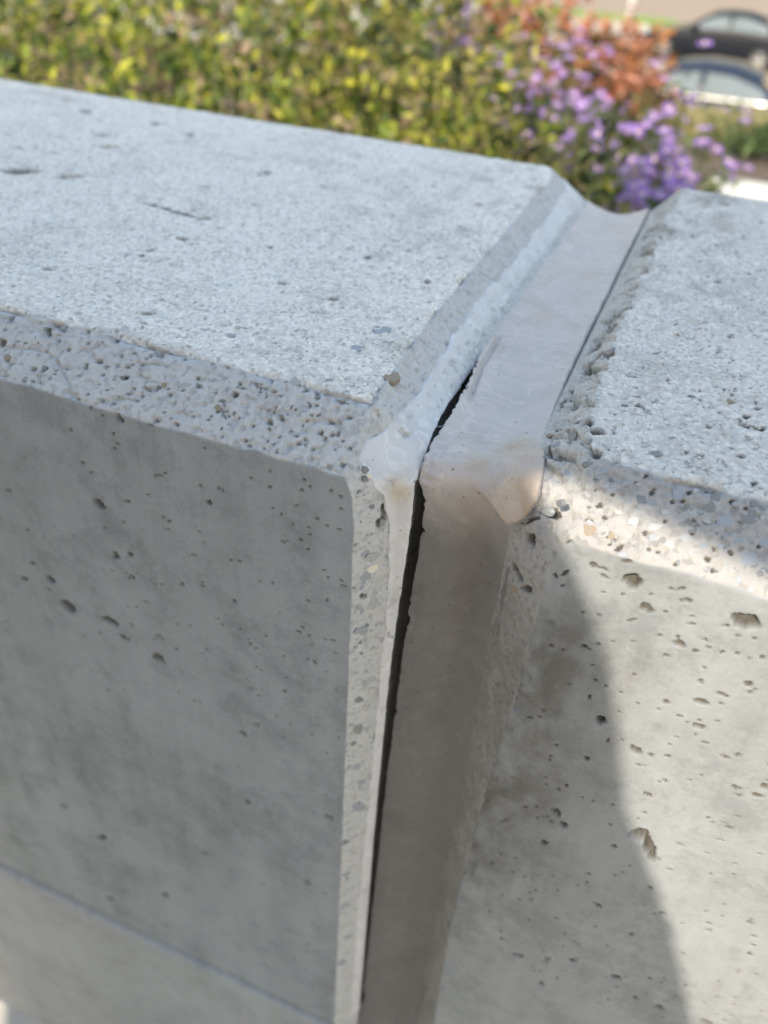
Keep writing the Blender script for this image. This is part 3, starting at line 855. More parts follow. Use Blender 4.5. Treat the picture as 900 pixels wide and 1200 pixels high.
# stones showing in the concrete: each a faceted piece let into the surface
def stone_mesh(r, seed, tall=0.10):
    q = np.random.default_rng(seed)
    n = 7
    a = np.sort(np.linspace(0, 2*PI, n, endpoint=False)+q.uniform(-0.38, 0.38, n))
    rad = q.uniform(0.62, 1.15, n)
    ring = np.stack([np.cos(a)*rad, np.sin(a)*rad, np.zeros(n)], 1)
    top = ring*[0.82, 0.82, 1]+[0, 0, tall]; mid = ring+[0, 0, tall*0.35]; low = ring*[1.0, 1.0, 1]+[0, 0, -1.4]
    V = np.concatenate([top, mid, low, [[q.uniform(-.2, .2), q.uniform(-.2, .2), tall*1.15]]])
    F = []
    for i in range(n):
        j = (i+1) % n
        F += [(3*n, i, j), (i, n+i, n+j), (i, n+j, j), (n+i, 2*n+i, 2*n+j), (n+i, 2*n+j, n+j)]
    return V, np.array(F)
STONES = [stone_mesh(1, 100+i) for i in range(10)]
STONE_ME = {}
def put_stone(root, base, c, v, mn, N, kind, idx):
    L = np.linalg.norm(v); e1 = v/max(L, 1e-6); N = N/np.linalg.norm(N); e2 = np.cross(N, e1)
    key = (idx % 10, kind)
    if key not in STONE_ME:
        V, F = STONES[key[0]]
        me = mesh_np('pebble', V, F, smooth=False); me.materials.append(M_STONE[kind]); STONE_ME[key] = me
    o = bpy.data.objects.new('pebble', STONE_ME[key]); COL.objects.link(o); o.parent = root
    p = world(np.array(c, float))-np.array(base)
    o.matrix_local = Matrix([[e1[i]*L*U, e2[i]*mn*U, N[i]*U, p[i]] for i in range(3)]+[[0, 0, 0, 1]])
    return o
NORM = {'F': (0, -1, 0), 'T': (0, 0, 1), 'C': (0, -18.5, 21.5), 'LV': (13, -12.5, 0), 'LT': (17, 0, 22), 'RV': (-17, -19, 0), 'RT': (-15, 0, 16)}
def surf_off(Vg, c, N):
    """height of the displaced wall surface over point c along N"""
    Vf = Vg.reshape(-1, 3)
    d = np.abs(Vf-c).max(1)
    near = Vf[d < 2.2]
    if len(near) < 3: return 0.0
    return float(np.clip(np.percentile((near-c)@(N/np.linalg.norm(N)), 65), -4.0, 2.5))
cnt = 0
for root, base, lst, Vg in ((wall_l, LEFT_BASE, LEFT_STONES, VL), (wall_r, RIGHT_BASE, RIGHT_STONES, VR)):
    for (pl, x, y, z, vx, vy, vz, mn, kind) in lst:
        c = np.array([x, y, z]); N = np.array(NORM[pl], float); cnt += 1
        h = surf_off(Vg, c, N)
        put_stone(root, base, c+N/np.linalg.norm(N)*h, np.array([vx, vy, vz]), mn, N, kind, cnt)
rs = np.random.default_rng(11)
def rand_stones(root, base, Vg, n, fn, N, rmin, rmax, kinds):
    global cnt
    N = np.array(N, float); Nn = N/np.linalg.norm(N)
    for _ in range(n):
        c = np.array(fn(rs)); r = rmin+(rmax-rmin)*rs.random()**2
        g = rs.normal(size=3); v = g-Nn*(g@Nn); v = v/np.linalg.norm(v)*r*rs.uniform(1, 1.6)
        h = surf_off(Vg, c, N); cnt += 1
        put_stone(root, base, c+Nn*(h-0.1), v, r, N, kinds[int(rs.integers(len(kinds)))], cnt)
def on_lv(q):
    t = q.uniform(0.06, 0.5); return (-84.5+12*t, 206.5+13.5*t, -165-420*q.random()**1.5)
rand_stones(wall_l, LEFT_BASE, VL, 95, on_lv, NORM['LV'], 0.45, 1.5, ['blue', 'dark', 'pale', 'blue', 'stripe'])
def on_lc(q):
    f = q.random(); return (q.uniform(-330, -92), FY+(TY-FY)*f, CZ+(TZ-CZ)*f)
rand_stones(wall_l, LEFT_BASE, VL, 24, on_lc, NORM['C'], 0.6, 2.0, ['tan', 'dark', 'pale', 'blue'])
rand_stones(wall_l, LEFT_BASE, VL, 60, lambda q: (q.uniform(-420, -105), q.uniform(235, 545), TZ), NORM['T'], 0.7, 2.2, ['dark', 'blue', 'pale', 'pale'])
def on_rc(q):
    f = q.uniform(0.1, 0.95); return (-10+75*q.random(), FY+(TY-FY)*f, CZ+(TZ-CZ)*f)
rand_stones(wall_r, RIGHT_BASE, VR, 75, on_rc, NORM['C'], 0.4, 1.7, ['blue', 'dark', 'blue', 'stripe'])
rand_stones(wall_r, RIGHT_BASE, VR, 30, lambda q: (q.uniform(-8, 70), q.uniform(235, 545), TZ), NORM['T'], 0.6, 1.8, ['dark', 'pale', 'pale', 'tan'])
def on_rt(q):
    t = q.uniform(0.1, 0.7); return (-20.8-14*t, q.uniform(235, 380), TZ-15.5*t)
rand_stones(wall_r, RIGHT_BASE, VR, 30, on_rt, NORM['RT'], 0.5, 1.6, ['blue', 'dark', 'pale'])

# ---------------------------------------------------------------- sealant in the joint
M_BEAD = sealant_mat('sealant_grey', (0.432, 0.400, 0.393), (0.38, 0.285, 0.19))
M_SKIN = sealant_mat('sealant_pale_skin', (0.48, 0.49, 0.515), (0.42, 0.36, 0.28), bump=0.45, rough=0.7)
M_ROD = simple('added_backer_foam', (0.12, 0.12, 0.125), 0.9, scale=300)
JB = (-0.035, 0.253, 0.0)
joint = empty('joint_sealant', JB)
tag(joint, 'grey rubbery sealant filling the wall joint, torn open along its left edge', 'sealant')

def interp(q, pts):
    pts = sorted(pts); return np.interp(q, [p[0] for p in pts], [p[1] for p in pts])
EDGE = [(-600, -72.0), (-200, -72.2), (-90, -72.4), (0, -72.4), (65, -72.0), (112, -71.6), (150, -70.6), (188, -69.0), (212, -68.2), (226, -68.4), (236, -70.3), (262, -72.6), (299, -73.8), (326, -74.6), (440, -74.2), (700, -73.4)]
GAP = [(-1000, -0.9), (-240, -0.9), (-215, -0.6), (-206, 1.3), (-196, 1.1), (-190, -0.8), (-184, 0.4), (-168, 0.8), (-90, 1.5), (-10, 2.2), (112, 3.3), (188, 3.4), (211, 3.3), (216, 1.4), (220, 0.4), (228, 0.7), (234, 2.3), (245, 3.2), (262, 3.9), (285, 3.5), (300, 2.4), (311, 1.2), (318, -0.4), (330, -1.2), (900, -1.2)]
REDGE = [(-1000, -31.2), (190, -31.0), (212, -29.0), (224, -27.4), (233, -28.6), (246, -31.5), (260, -33.6), (290, -35.2), (330, -36.0), (900, -36.2)]
# path from the back of the wall over the top and down the front
poly = np.array([(564, -940), (564, -157.2), (224, -157.2), (224, -960)], float)
pl_S = np.concatenate([[0], np.cumsum(np.hypot(*np.diff(poly, axis=0).T))])
Q0 = pl_S[2]
def path(q, r=9.0):
    """q = y on the top; runs below 224 down the front and above 564 down the back"""
    s = Q0-(q-224)
    k = [-1, -.66, -.33, 0, .33, .66, 1]
    Yp = np.mean([np.interp(s+a*r, pl_S, poly[:, 0]) for a in k], 0); Zp = np.mean([np.interp(s+a*r, pl_S, poly[:, 1]) for a in k], 0)
    ty = np.interp(s+r, pl_S, poly[:, 0])-np.interp(s-r, pl_S, poly[:, 0]); tz = np.interp(s+r, pl_S, poly[:, 1])-np.interp(s-r, pl_S, poly[:, 1])
    L = np.maximum(np.hypot(ty, tz), 1e-6)
    return Yp, Zp, tz/L, -ty/L          # outward normal (front -y, top +z)
def clean(q):   # q must fall from back to front
    return np.unique(q)[::-1]
qb = clean(np.concatenate([seq((-560, -120, 3.0), (-120, 120, 1.3), (120, 205, 0.9), (205, 310, 0.55), (310, 560, 1.3), (560, 600, 2.5), (600, 1250, 40))]))
Yp, Zp, ny, nz = path(qb)
nz = np.where(np.abs(ny)+np.abs(nz) < 1e-3, 1, nz)
E = interp(qb, EDGE); G = interp(qb, GAP); XR = interp(qb, REDGE)
lp = np.stack([qb*0, qb, qb*0], -1)
rag = (fbm(lp, 7.0, 4, 51, 0.6)-0.5)*2.2+(noise(lp, 1.3, 52)-0.5)*1.6+1.1*sstep(0.72, 0.8, noise(lp, 3.0, 69))
rag2 = (fbm(lp, 4.0, 3, 53)-0.5)*1.0
XR = XR+0.9*(1-sstep(205, 240, qb))+(fbm(lp, 8.0, 4, 81, 0.6)-0.5)*1.8*sstep(232, 245, qb)
XL = E+np.where(G > -0.5, G+rag*np.clip(0.35+G*0.3, 0, 1), G)
ncx = 66
tn = np.linspace(0, 1, ncx)
tn = tn-0.035*np.sin(2*PI*tn)            # closer columns at both lips
dpt = np.array([17, 13, 9, 6, 3.5, 1.6, 0.6])
nrb = len(qb)
X = XL[:, None]+(XR-XL)[:, None]*tn[None]
a = tn[None]+0*X
onface = 1-sstep(205, 240, qb)[:, None]
conc = np.where(a > 0.45, (2.7+1.5*onface)*((a-0.45)/0.55)**2, 1.2*((0.45-a)/0.45)**2)
H = conc*(1-0.45*onface)
H += 1.9*sstep(0.90, 0.985, a)*onface                                     # thin ridge where it laps the right-hand block
H += -onface*2.6*np.exp(-((a-0.55)/0.24)**2)
H -= (1-onface)*0.9*np.exp(-((a-0.55)/0.3)**2)
P3 = np.stack([X, Yp[:, None]+0*X, Zp[:, None]+0*X], -1)
H += (fbm(P3, 26, 2, 54)-0.5)*1.3+(fbm(P3, 6, 2, 55)-0.5)*0.25
H -= 3.2*np.sin(PI*np.clip(a, 0, 1))*sstep(470, 556, qb)[:, None]*(1-sstep(570, 620, qb))[:, None]
# open flap: the lip right of the tear lifts a little, with a crease beside it
lip = np.exp(-((a)/0.07)**2)*sstep(228, 240, qb)[:, None]*(1-sstep(300, 318, qb))[:, None]
H += lip*(0.8+1.4*(noise(P3, 12, 56)-0.4))
cz_ = np.interp(qb, [268, 278, 300, 330, 345], [-66, -66.5, -69.5, -71.0, -72])[:, None]
crease = np.exp(-((X-cz_)/0.75)**2)*(sstep(268, 280, qb)*(1-sstep(325, 345, qb)))[:, None]
H -= crease*1.6
H += np.exp(-((X-cz_+2.2)/1.6)**2)*(sstep(268, 280, qb)*(1-sstep(325, 345, qb)))[:, None]*0.9
# thick corner with a hanging lip of sealant at the right
corner = np.exp(-((qb-226)/16.0)**2)[:, None]
H += corner*(1.6*np.exp(-((X+60)/9)**2)+1.2)
cut = np.interp(X, [-52, -46, -40, -36.0, -34.6, -33, -29.5, -26.5], [221, 218.6, 215.4, 212.9, 212.2, 213.0, 217.0, 222.5])+(fbm(P3, 5, 3, 70)-0.5)*1.0
zrow = qb[:, None]+0*X
rise = sstep(262, 224, zrow)*(sstep(-52, -37, X))
lump = rise*sstep(-0.9, 0.9, zrow-cut)
gro = X*0.8+zrow*0.6
H += lump*(4.4+(fbm(P3, 9, 3, 75)-0.5)*3.0+(noise(np.stack([gro*1.0, zrow*0.15, X*0.15], -1), 1.9, 80)-0.5)*0.7)
ridge = np.exp(-((zrow-(238+0.55*(X+30)))/3.2)**2)*sstep(-48, -36, X)
H += ridge*1.0
H += np.exp(-((qb-232)/22)**2)[:, None]*((fbm(P3, 8, 3, 76)-0.5)*2.2+(fbm(P3, (2.5, 6, 6), 2, 77)-0.5)*0.5)
H += onface*(fbm(P3, (14, 40, 60), 3, 78)-0.5)*1.0
# small wrinkles at the tear on the corner
wr = np.exp(-((qb-222)/9)**2)[:, None]*sstep(0.35, 0.0, a)
H += wr*(np.abs(noise(P3, (5, 1.6, 1.6), 57)-0.5)*2.2-0.4)
B = np.stack([X, Yp[:, None]+ny[:, None]*H, Zp[:, None]+nz[:, None]*H], -1)
# inner wall of the tear, rough
lw = np.zeros((nrb, len(dpt), 3))
lpn = np.stack([np.tile(dpt[None], (nrb, 1)), np.tile(qb[:, None], (1, len(dpt))), np.zeros((nrb, len(dpt)))], -1)
jag = (fbm(lpn, (5, 2.2, 1), 2, 58)-0.5)*1.8
lw[..., 0] = XL[:, None]+jag*np.clip(dpt/4, 0, 1)[None]+0.25*dpt[None]*0.2
lw[..., 1] = (Yp+ny*H[:, 0])[:, None]-ny[:, None]*dpt[None]
lw[..., 2] = (Zp+nz*H[:, 0])[:, None]-nz[:, None]*dpt[None]
rd = np.array([0.8, 2.5, 6.0])
rw = np.zeros((nrb, 3, 3))
rw[..., 0] = XR[:, None]+np.array([0.5, 0.9, 1.0])[None]
rw[..., 1] = (Yp+ny*H[:, -1])[:, None]-ny[:, None]*rd[None]
rw[..., 2] = (Zp+nz*H[:, -1])[:, None]-nz[:, None]*rd[None]
BG = np.concatenate([lw, B, rw], 1)
st = 0.9*np.exp(-((X+50)/5)**2-((zrow-231)/5)**2)+0.95*lump*sstep(-47, -36, X)*(0.35+1.0*fbm(P3, 6, 3, 79))+0.7*np.exp(-((X+42)/7)**2-((zrow-246)/9)**2)
st += 0.55*np.exp(-((X+58)/4)**2-((zrow-366)/9)**2)+0.3*np.exp(-((X+50)/6)**2-((zrow-430)/16)**2)+0.35*np.exp(-((X+47)/8)**2-((zrow-185)/40)**2)
BC = np.zeros(BG.shape); BC[:, len(dpt):-3, 0] = np.clip(st, 0, 1)*(0.55+0.6*noise(P3, 5, 59))
# bead colour: pale along the top, darker down the vertical run
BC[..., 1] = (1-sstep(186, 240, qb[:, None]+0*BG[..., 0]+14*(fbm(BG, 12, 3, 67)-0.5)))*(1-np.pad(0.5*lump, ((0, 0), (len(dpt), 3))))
Fb = grid_faces(nrb, BG.shape[1])[:, ::-1]
me = mesh_np('sealant_bead', world(BG.reshape(-1, 3))-np.array(JB), Fb)
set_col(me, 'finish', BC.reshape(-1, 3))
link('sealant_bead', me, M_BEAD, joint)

# a few threads still bridging the tear
for q0, w0 in ((221.5, 0.30), (217.5, 0.38), (224.0, 0.25), (249.0, 0.18)):
    k = int(np.argmin(np.abs(qb-q0))); p1 = B[k, 0]+np.array([0.8, 0, 0]); p0 = np.array([E[k]-0.9, Yp[k]+ny[k]*0.3, Zp[k]+nz[k]*0.3])
    mid_ = (p0+p1)/2-np.array([0, ny[k], nz[k]])*1.2
    link('sealant_thread', tube_mesh('sealant_thread', world(np.array([p0, mid_, p1]))-np.array(JB), [w0*U*1.6, w0*U, w0*U*1.6], 6), M_SKIN, joint)

# pale skin of old sealant still stuck to the left block
sel = np.where((prL['Z'] > -600) & (prL['S'] < prL['s3']+4))[0]
S_, Y_, Z_ = prL['S'][sel], prL['Y'][sel], prL['Z'][sel]
xe_, run_, dep_ = exL[0][sel], exL[1][sel], exL[2][sel]
vy_, vz_ = (prL['ey'][sel]*dep_), (prL['ez'][sel]*dep_)
s1, s2 = prL['s1'], prL['s2']
qs = np.where(S_ <= s1, 224+(Z_-CZ), np.where(S_ >= s2, Y_, 224+(S_-s1)/(s2-s1)*(TY-224)))
tl_face = np.interp(Z_, [-600, -450, -300, -210, -190, -178, -172, -165, -161], [.66, .66, .80, .84, .80, .76, .72, .60, .45])
f = np.clip((S_-s1)/(s2-s1), 0, 1)
tl_ch = np.interp(f, [0, .12, .3, .5, .65, .8, 1], [.42, .22, .10, .14, .30, .40, .46])
tl_top = np.interp(Y_, [228, 236, 246, 256, 290, 345, 400, 480, 545, 560], [.46, .47, .50, .52, .46, .40, .46, .44, .36, .30])
tL = np.where(S_ <= s1, tl_face, np.where(S_ >= s2, tl_top, tl_ch))
sp = np.stack([S_*0, S_, S_*0], -1)
tL = tL+(fbm(sp, 9, 4, 61, 0.65)-0.5)*0.24+(noise(sp, 2.2, 62)-0.5)*0.03
na = 30
aa = np.linspace(0, 1, na)
T = tL[:, None]+(1-tL)[:, None]*aa[None]
Tin = np.clip(T, 0, None)
SX = xe_[:, None]+run_[:, None]*T
SY = Y_[:, None]+vy_[:, None]*Tin; SZ = Z_[:, None]+vz_[:, None]*Tin
SG = np.stack([SX, SY, SZ], -1)
SN = grid_normals(SG)
if SN[len(sel)//4, na//2, 1] > 0: SN = -SN
th = 0.7*sstep(0, 0.05, aa)[None]-0.25+(fbm(SG, 9, 3, 63)-0.5)*0.6+(fbm(SG, 1.6, 3, 64)-0.5)*0.3-1.0*sstep(0.80, 0.86, noise(SG, 2.6, 68))*sstep(0.2, 0.4, aa)[None]
blob = np.exp(-((f-0.4)/0.5)**2)*(np.abs(S_-(s1+s2)/2) < 40)
th = th+blob[:, None]*0.15*np.sin(PI*np.clip(aa, 0, 1))[None]
Eq = np.interp(qs, [p[0] for p in EDGE], [p[1] for p in EDGE])
SG = SG+SN*th[..., None]
# swing the right-hand lip out to the line of the tear
SG[..., 0] += ((Eq+(fbm(sp, 5, 3, 65)-0.5)*0.9)[:, None]-SG[:, -1:, 0])*sstep(0.45, 1, aa)[None]
# torn inside
dq = np.array([0.7, 1.8, 3.5, 6, 9, 13, 18])
inn = np.zeros((len(sel), len(dq), 3))
uy = np.where(dep_ > 0, vy_/dep_, 0); uz = vz_/dep_
jn = np.stack([np.tile(dq[None], (len(sel), 1)), np.tile(S_[:, None], (1, len(dq))), np.zeros((len(sel), len(dq)))], -1)
inn[..., 0] = SG[:, -1:, 0]+((fbm(jn, (4, 2.0, 1), 2, 66)-0.5)*1.3)*np.clip(dq/4, 0, 1)[None]-np.clip(dq-0.5, 0, 6)[None]*0.75
inn[..., 1] = SG[:, -1:, 1]+uy[:, None]*dq[None]; inn[..., 2] = SG[:, -1:, 2]+uz[:, None]*dq[None]
SA = np.concatenate([SG, inn], 1)
SC_ = np.zeros(SA.shape)
SC_[:, :na, 0] = np.clip(0.9*np.exp(-((SG[..., 2]+166)/6)**2-((SG[..., 0]+73)/4)**2)*(SG[..., 1] < 232), 0, 1)
Fs = grid_faces(len(sel), SA.shape[1])
me = mesh_np('torn_sealant_strip', world(SA.reshape(-1, 3))-np.array(JB), Fs)
set_col(me, 'finish', SC_.reshape(-1, 3))
link('torn_sealant_strip', me, M_SKIN, joint)

# unseen foam rod added behind the bead to darken the tear
qr = clean(np.concatenate([seq((-560, 160, 30), (160, 300, 6), (300, 520, 20), (520, 640, 6), (640, 1250, 60))]))
Yr, Zr, nyr, nzr = path(qr, 22)
an = np.linspace(0, 2*PI, 15)
rr = 17.0
cx = -53.0
RG = np.stack([cx+rr*np.cos(an)[None]+0*qr[:, None], (Yr-nyr*33)[:, None]+nyr[:, None]*rr*np.sin(an)[None], (Zr-nzr*33)[:, None]+nzr[:, None]*rr*np.sin(an)[None]], -1)
link('added_backer_rod', mesh_np('added_backer_rod', world(RG.reshape(-1, 3))-np.array(JB), grid_faces(len(qr), len(an))), M_ROD, joint)

# ================================================================ GROUND
M_PAVE = simple('pavement_concrete', (0.37, 0.365, 0.345), 0.85, var=0.10, scale=9, bump=0.2)
M_SOIL = simple('soil', (0.085, 0.065, 0.045), 0.95, var=0.4, scale=14, bump=0.6)
M_MULCH = simple('mulch', (0.075, 0.055, 0.04), 0.95, var=0.5, scale=60, bump=0.8)
M_ASPH = simple('asphalt', (0.30, 0.275, 0.245), 0.9, var=0.15, scale=3, bump=0.1)
M_TANP = simple('tan_paving', (0.20, 0.155, 0.12), 0.9, var=0.12, scale=2)
M_KERB = simple('kerb_stone', (0.34, 0.33, 0.31), 0.85, var=0.1, scale=8)
M_LAWN = simple('lawn', (0.13, 0.20, 0.035), 0.9, var=0.35, scale=6)
GYS = [-400, -9.5, 0.4, 3.6, 4.2, 5.0, 6.5, 9.0, 11.3, 30, 400]
GZS = [-0.004, -0.004, -0.004, -0.004, -0.20, -0.55, -1.15, -2.15, -2.95, -3.25, -3.4]
def ground_z(y): return float(np.interp(y, GYS, GZS))
xs = np.array([-400, -60, -9, 0, 9, 60, 400])
GX, GY = np.meshgrid(xs, np.array(GYS))
GZ = np.repeat(np.array(GZS)[:, None], len(xs), 1)
link('ground', mesh_np('ground', np.stack([GX, GY, GZ], -1).reshape(-1, 3), grid_faces(len(GYS), len(xs))), M_SOIL)['kind'] = 'structure'
def sheet(name, x0, x1, y0, y1, dz, mat, n=1):
    y = np.linspace(y0, y1, n+1)
    y = np.unique(np.concatenate([y, [q for q in GYS if y0 < q < y1]]))
    V = [(x, q, ground_z(q)+dz) for q in y for x in (x0, x1)]
    me = mesh_np(name, np.array(V), grid_faces(len(y), 2), smooth=False)
    o = link(name, me, mat); o['kind'] = 'structure'; return o
sheet('pavement', -9, 9, -9, 0.2, 0.006, M_PAVE)
sheet('planting_bed', -9, 9, 0.3, 3.6, 0.006, M_MULCH)
sheet('path', -0.02, 5.0, 2.30, 2.55, 0.014, simple('path_concrete', (0.42, 0.41, 0.38), 0.85, var=0.06, scale=12))
sheet('street', -120, 120, 11.5, 36.5, 0.006, M_ASPH)
sheet('sidewalk', -120, 120, 41.0, 62.0, 0.012, M_TANP)
sheet('lawn', -120, -3.3, 36.9, 41.0, 0.02, M_LAWN)
sheet('lawn', -3.3, 120, 36.9, 41.0, 0.02, M_TANP).name = 'sidewalk'
def box_bm(bm, x0, x1, y0, y1, z0, z1, bev=0.0):
    g = bmesh.ops.create_cube(bm, size=1.0)
    for v in g['verts']:
        v.co = Vector((x0+(v.co.x+.5)*(x1-x0), y0+(v.co.y+.5)*(y1-y0), z0+(v.co.z+.5)*(z1-z0)))
    if bev:
        es = list({e for v in g['verts'] for e in v.link_edges})
        bmesh.ops.bevel(bm, geom=es, offset=bev, segments=2, affect='EDGES', profile=0.5)
bm = bmesh.new(); box_bm(bm, -120, 120, 36.5, 36.9, -3.6, ground_z(36.6)+0.13, 0.03)
link('kerb', mesh_bm('kerb', bm), M_KERB)['kind'] = 'structure'

# ================================================================ PLANTS
def leaf_cloud(pos, dirs, L, Wd, tint, r):
    """one mesh of folded, pointed leaves"""
    n = len(pos)
    d = dirs/np.maximum(np.linalg.norm(dirs, axis=1, keepdims=True), 1e-6)
    ref = r.normal(size=(n, 3)); s = np.cross(d, ref); s /= np.maximum(np.linalg.norm(s, axis=1, keepdims=True), 1e-6)
    s[s[:, 2] > 2] *= 1
    u = np.cross(s, d); sg = np.sign(u[:, 2:3]); sg[sg == 0] = 1; u = u*sg
    L = L[:, None]; Wd = Wd[:, None]
    base = pos
    mid = pos+d*L*0.5+u*L*0.02
    lf = pos+d*L*0.45+s*Wd*0.5+u*Wd*0.22
    rt = pos+d*L*0.45-s*Wd*0.5+u*Wd*0.22
    tip = pos+d*L-u*L*0.14
    V = np.stack([base, lf, rt, tip, mid], 1).reshape(-1, 3)
    o = (np.arange(n)*5)[:, None]
    F = np.concatenate([o+np.array([[0, 4, 1]]), o+np.array([[1, 4, 3]]), o+np.array([[3, 4, 2]]), o+np.array([[2, 4, 0]])], 0)
    return V, F, np.repeat(tint, 5)
def add_tint(me, t):
    a = me.attributes.new('tint', 'FLOAT', 'POINT'); a.data.foreach_set('value', np.asarray(t, np.float32))
M_BARK = simple('twig_bark', (0.16, 0.11, 0.07), 0.9, var=0.3, scale=80)
YG = [(0.018, 0.034, 0.010), (0.036, 0.066, 0.013), (0.075, 0.12, 0.018), (0.19, 0.24, 0.03), (0.40, 0.40, 0.045), (0.15, 0.11, 0.065), (0.30, 0.225, 0.14)]
M_YG = leaf_mat('leaves_yellow_green', YG)
M_OLIVE = leaf_mat('leaves_olive', [(0.022, 0.036, 0.011), (0.05, 0.07, 0.018), (0.11, 0.12, 0.028), (0.21, 0.195, 0.05), (0.17, 0.125, 0.07), (0.38, 0.37, 0.06)])
M_YELLOW = leaf_mat('leaves_bright_yellow', [(0.45, 0.42, 0.03), (0.62, 0.55, 0.04), (0.50, 0.52, 0.06)], trans=0.45)
M_RED = leaf_mat('leaves_red_orange', [(0.05, 0.06, 0.02), (0.12, 0.11, 0.04), (0.22, 0.10, 0.05), (0.42, 0.14, 0.07), (0.48, 0.20, 0.12), (0.50, 0.32, 0.26), (0.46, 0.20, 0.05)])
M_DARKG = leaf_mat('leaves_dark_green', [(0.03, 0.055, 0.02), (0.05, 0.09, 0.03), (0.09, 0.14, 0.045)])
M_ASTG = leaf_mat('leaves_aster', [(0.05, 0.08, 0.025), (0.09, 0.13, 0.04), (0.15, 0.18, 0.06)])
M_GRASSP = leaf_mat('blades_pale', [(0.22, 0.22, 0.08), (0.34, 0.30, 0.15), (0.42, 0.36, 0.20), (0.20, 0.24, 0.07)])
M_PETAL = leaf_mat('petals_violet', [(0.26, 0.135, 0.52), (0.35, 0.20, 0.62), (0.45, 0.30, 0.70)], trans=0.4)
M_EYE = simple('flower_eye', (0.75, 0.62, 0.35), 0.8, var=0.2, scale=300)

def mound_points(r, n, mounds, lift=0.35):
    """points through flattened domes, crowded to the outside; returns points and outward directions"""
    P, D = [], []
    wts = np.array([q[3]*q[4] for q in mounds]); wts = wts/wts.sum()
    for (cx, cy, cz, rx, h), w in zip(mounds, wts):
        k = max(8, int(n*w))
        g = r.normal(size=(k, 3)); g[:, 2] = np.abs(g[:, 2]); g /= np.linalg.norm(g, axis=1, keepdims=True)
        rad = r.random(k)**0.33
        lump = 0.74+0.54*noise(g*[1, 1, 1]+[cx*7, cy*7, 0], 0.42, 71)
        rad = rad*lump
        P.append(np.stack([cx+g[:, 0]*rx*rad, cy+g[:, 1]*rx*rad, cz+h*(lift*rad**0.4+(1-lift)*g[:, 2]*rad)], 1)); D.append(g)
    return np.concatenate(P), np.concatenate(D)

def shrub(name, label, cat, base, mounds, n, L, ratio, mat, seed, nyellow=0, tintpow=1.0, group=None, up=0.6, stems=5, yl=1.25, lift=0.35):
    r = np.random.default_rng(seed)
    root = empty(name, base); tag(root, label, cat, group)
    b = np.array(base)
    # leaves in sprigs: each sprig a short shoot with leaves around it
    per_s = 7
    Ps, Ds = mound_points(r, int(n/per_s), mounds, lift)
    ax = Ds+r.normal(size=Ps.shape)*0.45+[0, 0, up]; ax /= np.linalg.norm(ax, axis=1, keepdims=True)
    P = np.repeat(Ps, per_s, 0); A = np.repeat(ax, per_s, 0)
    along = r.uniform(-0.9, 0.9, len(P))[:, None]
    P = P+A*along*L
    dirs = A*(0.35+0.55*along)+r.normal(size=P.shape)*0.62
    ln = L*r.uniform(0.55, 1.25, len(P))*np.repeat(r.uniform(0.75, 1.2, len(Ps)), per_s)
    cl = np.repeat(0.6*noise(Ps, L*4.0, 72)+0.75*r.random(len(Ps))**1.2, per_s)
    tint = np.clip(cl*1.15+r.normal(size=len(P))*0.14+0.12*along[:, 0]-0.30, 0, 1)**tintpow
    V, F, t = leaf_cloud(P-b, dirs, ln, ln*ratio, tint, r)
    me = mesh_np('foliage', V, F, smooth=False); add_tint(me, t)
    link('foliage', me, mat, root)['kind'] = 'stuff'
    # stems from the base up into the domes
    for i in range(stems):
        mm = mounds[i % len(mounds)]
        e = np.array([mm[0]+r.uniform(-.5, .5)*mm[3], mm[1]+r.uniform(-.5, .5)*mm[3], mm[2]+mm[4]*r.uniform(0.6, 0.85)])
        s = np.array([mm[0]+r.uniform(-.1, .1), mm[1]+r.uniform(-.1, .1), mm[2]-0.01])
        md = (s+e)/2+r.normal(size=3)*0.02
        link('stem', tube_mesh('stem', [s-b, md-b, e-b], [0.006, 0.0045, 0.002]), M_BARK, root)
    # single bright yellow young leaves
    if nyellow:
        shared = []
        for k in range(4):
            v, f, t = leaf_cloud(np.zeros((1, 3)), np.array([[0, 1.0, 0.0]]), np.array([1.0]), np.array([0.5]), np.array([k/3]), r)
            ml = mesh_np('leaf', v, f, smooth=False); add_tint(ml, t); ml.materials.append(M_YELLOW); shared.append(ml)
        Q, DQ = mound_points(r, nyellow*6, mounds)
        mm = np.array([[q[0], q[1], q[2]] for q in mounds])
        sc = (np.linalg.norm(Q-b, axis=1)*0+Q[:, 2]-0.35*(Q[:, 1]-b[1]))
        pick = np.argsort(-sc)[:nyellow*3]; pick = r.permutation(pick)[:nyellow]
        for i in pick:
            o = bpy.data.objects.new('leaf', shared[int(r.integers(4))]); COL.objects.link(o); o.parent = root
            o.location = Q[i]-b+np.array([0, 0, 0.006]); o.rotation_euler = (r.uniform(-.2, 1.0), r.uniform(-.6, .6), r.uniform(0, 2*PI))
            s_ = L*yl*r.uniform(0.8, 1.2); o.scale = (s_, s_, s_)
    return root

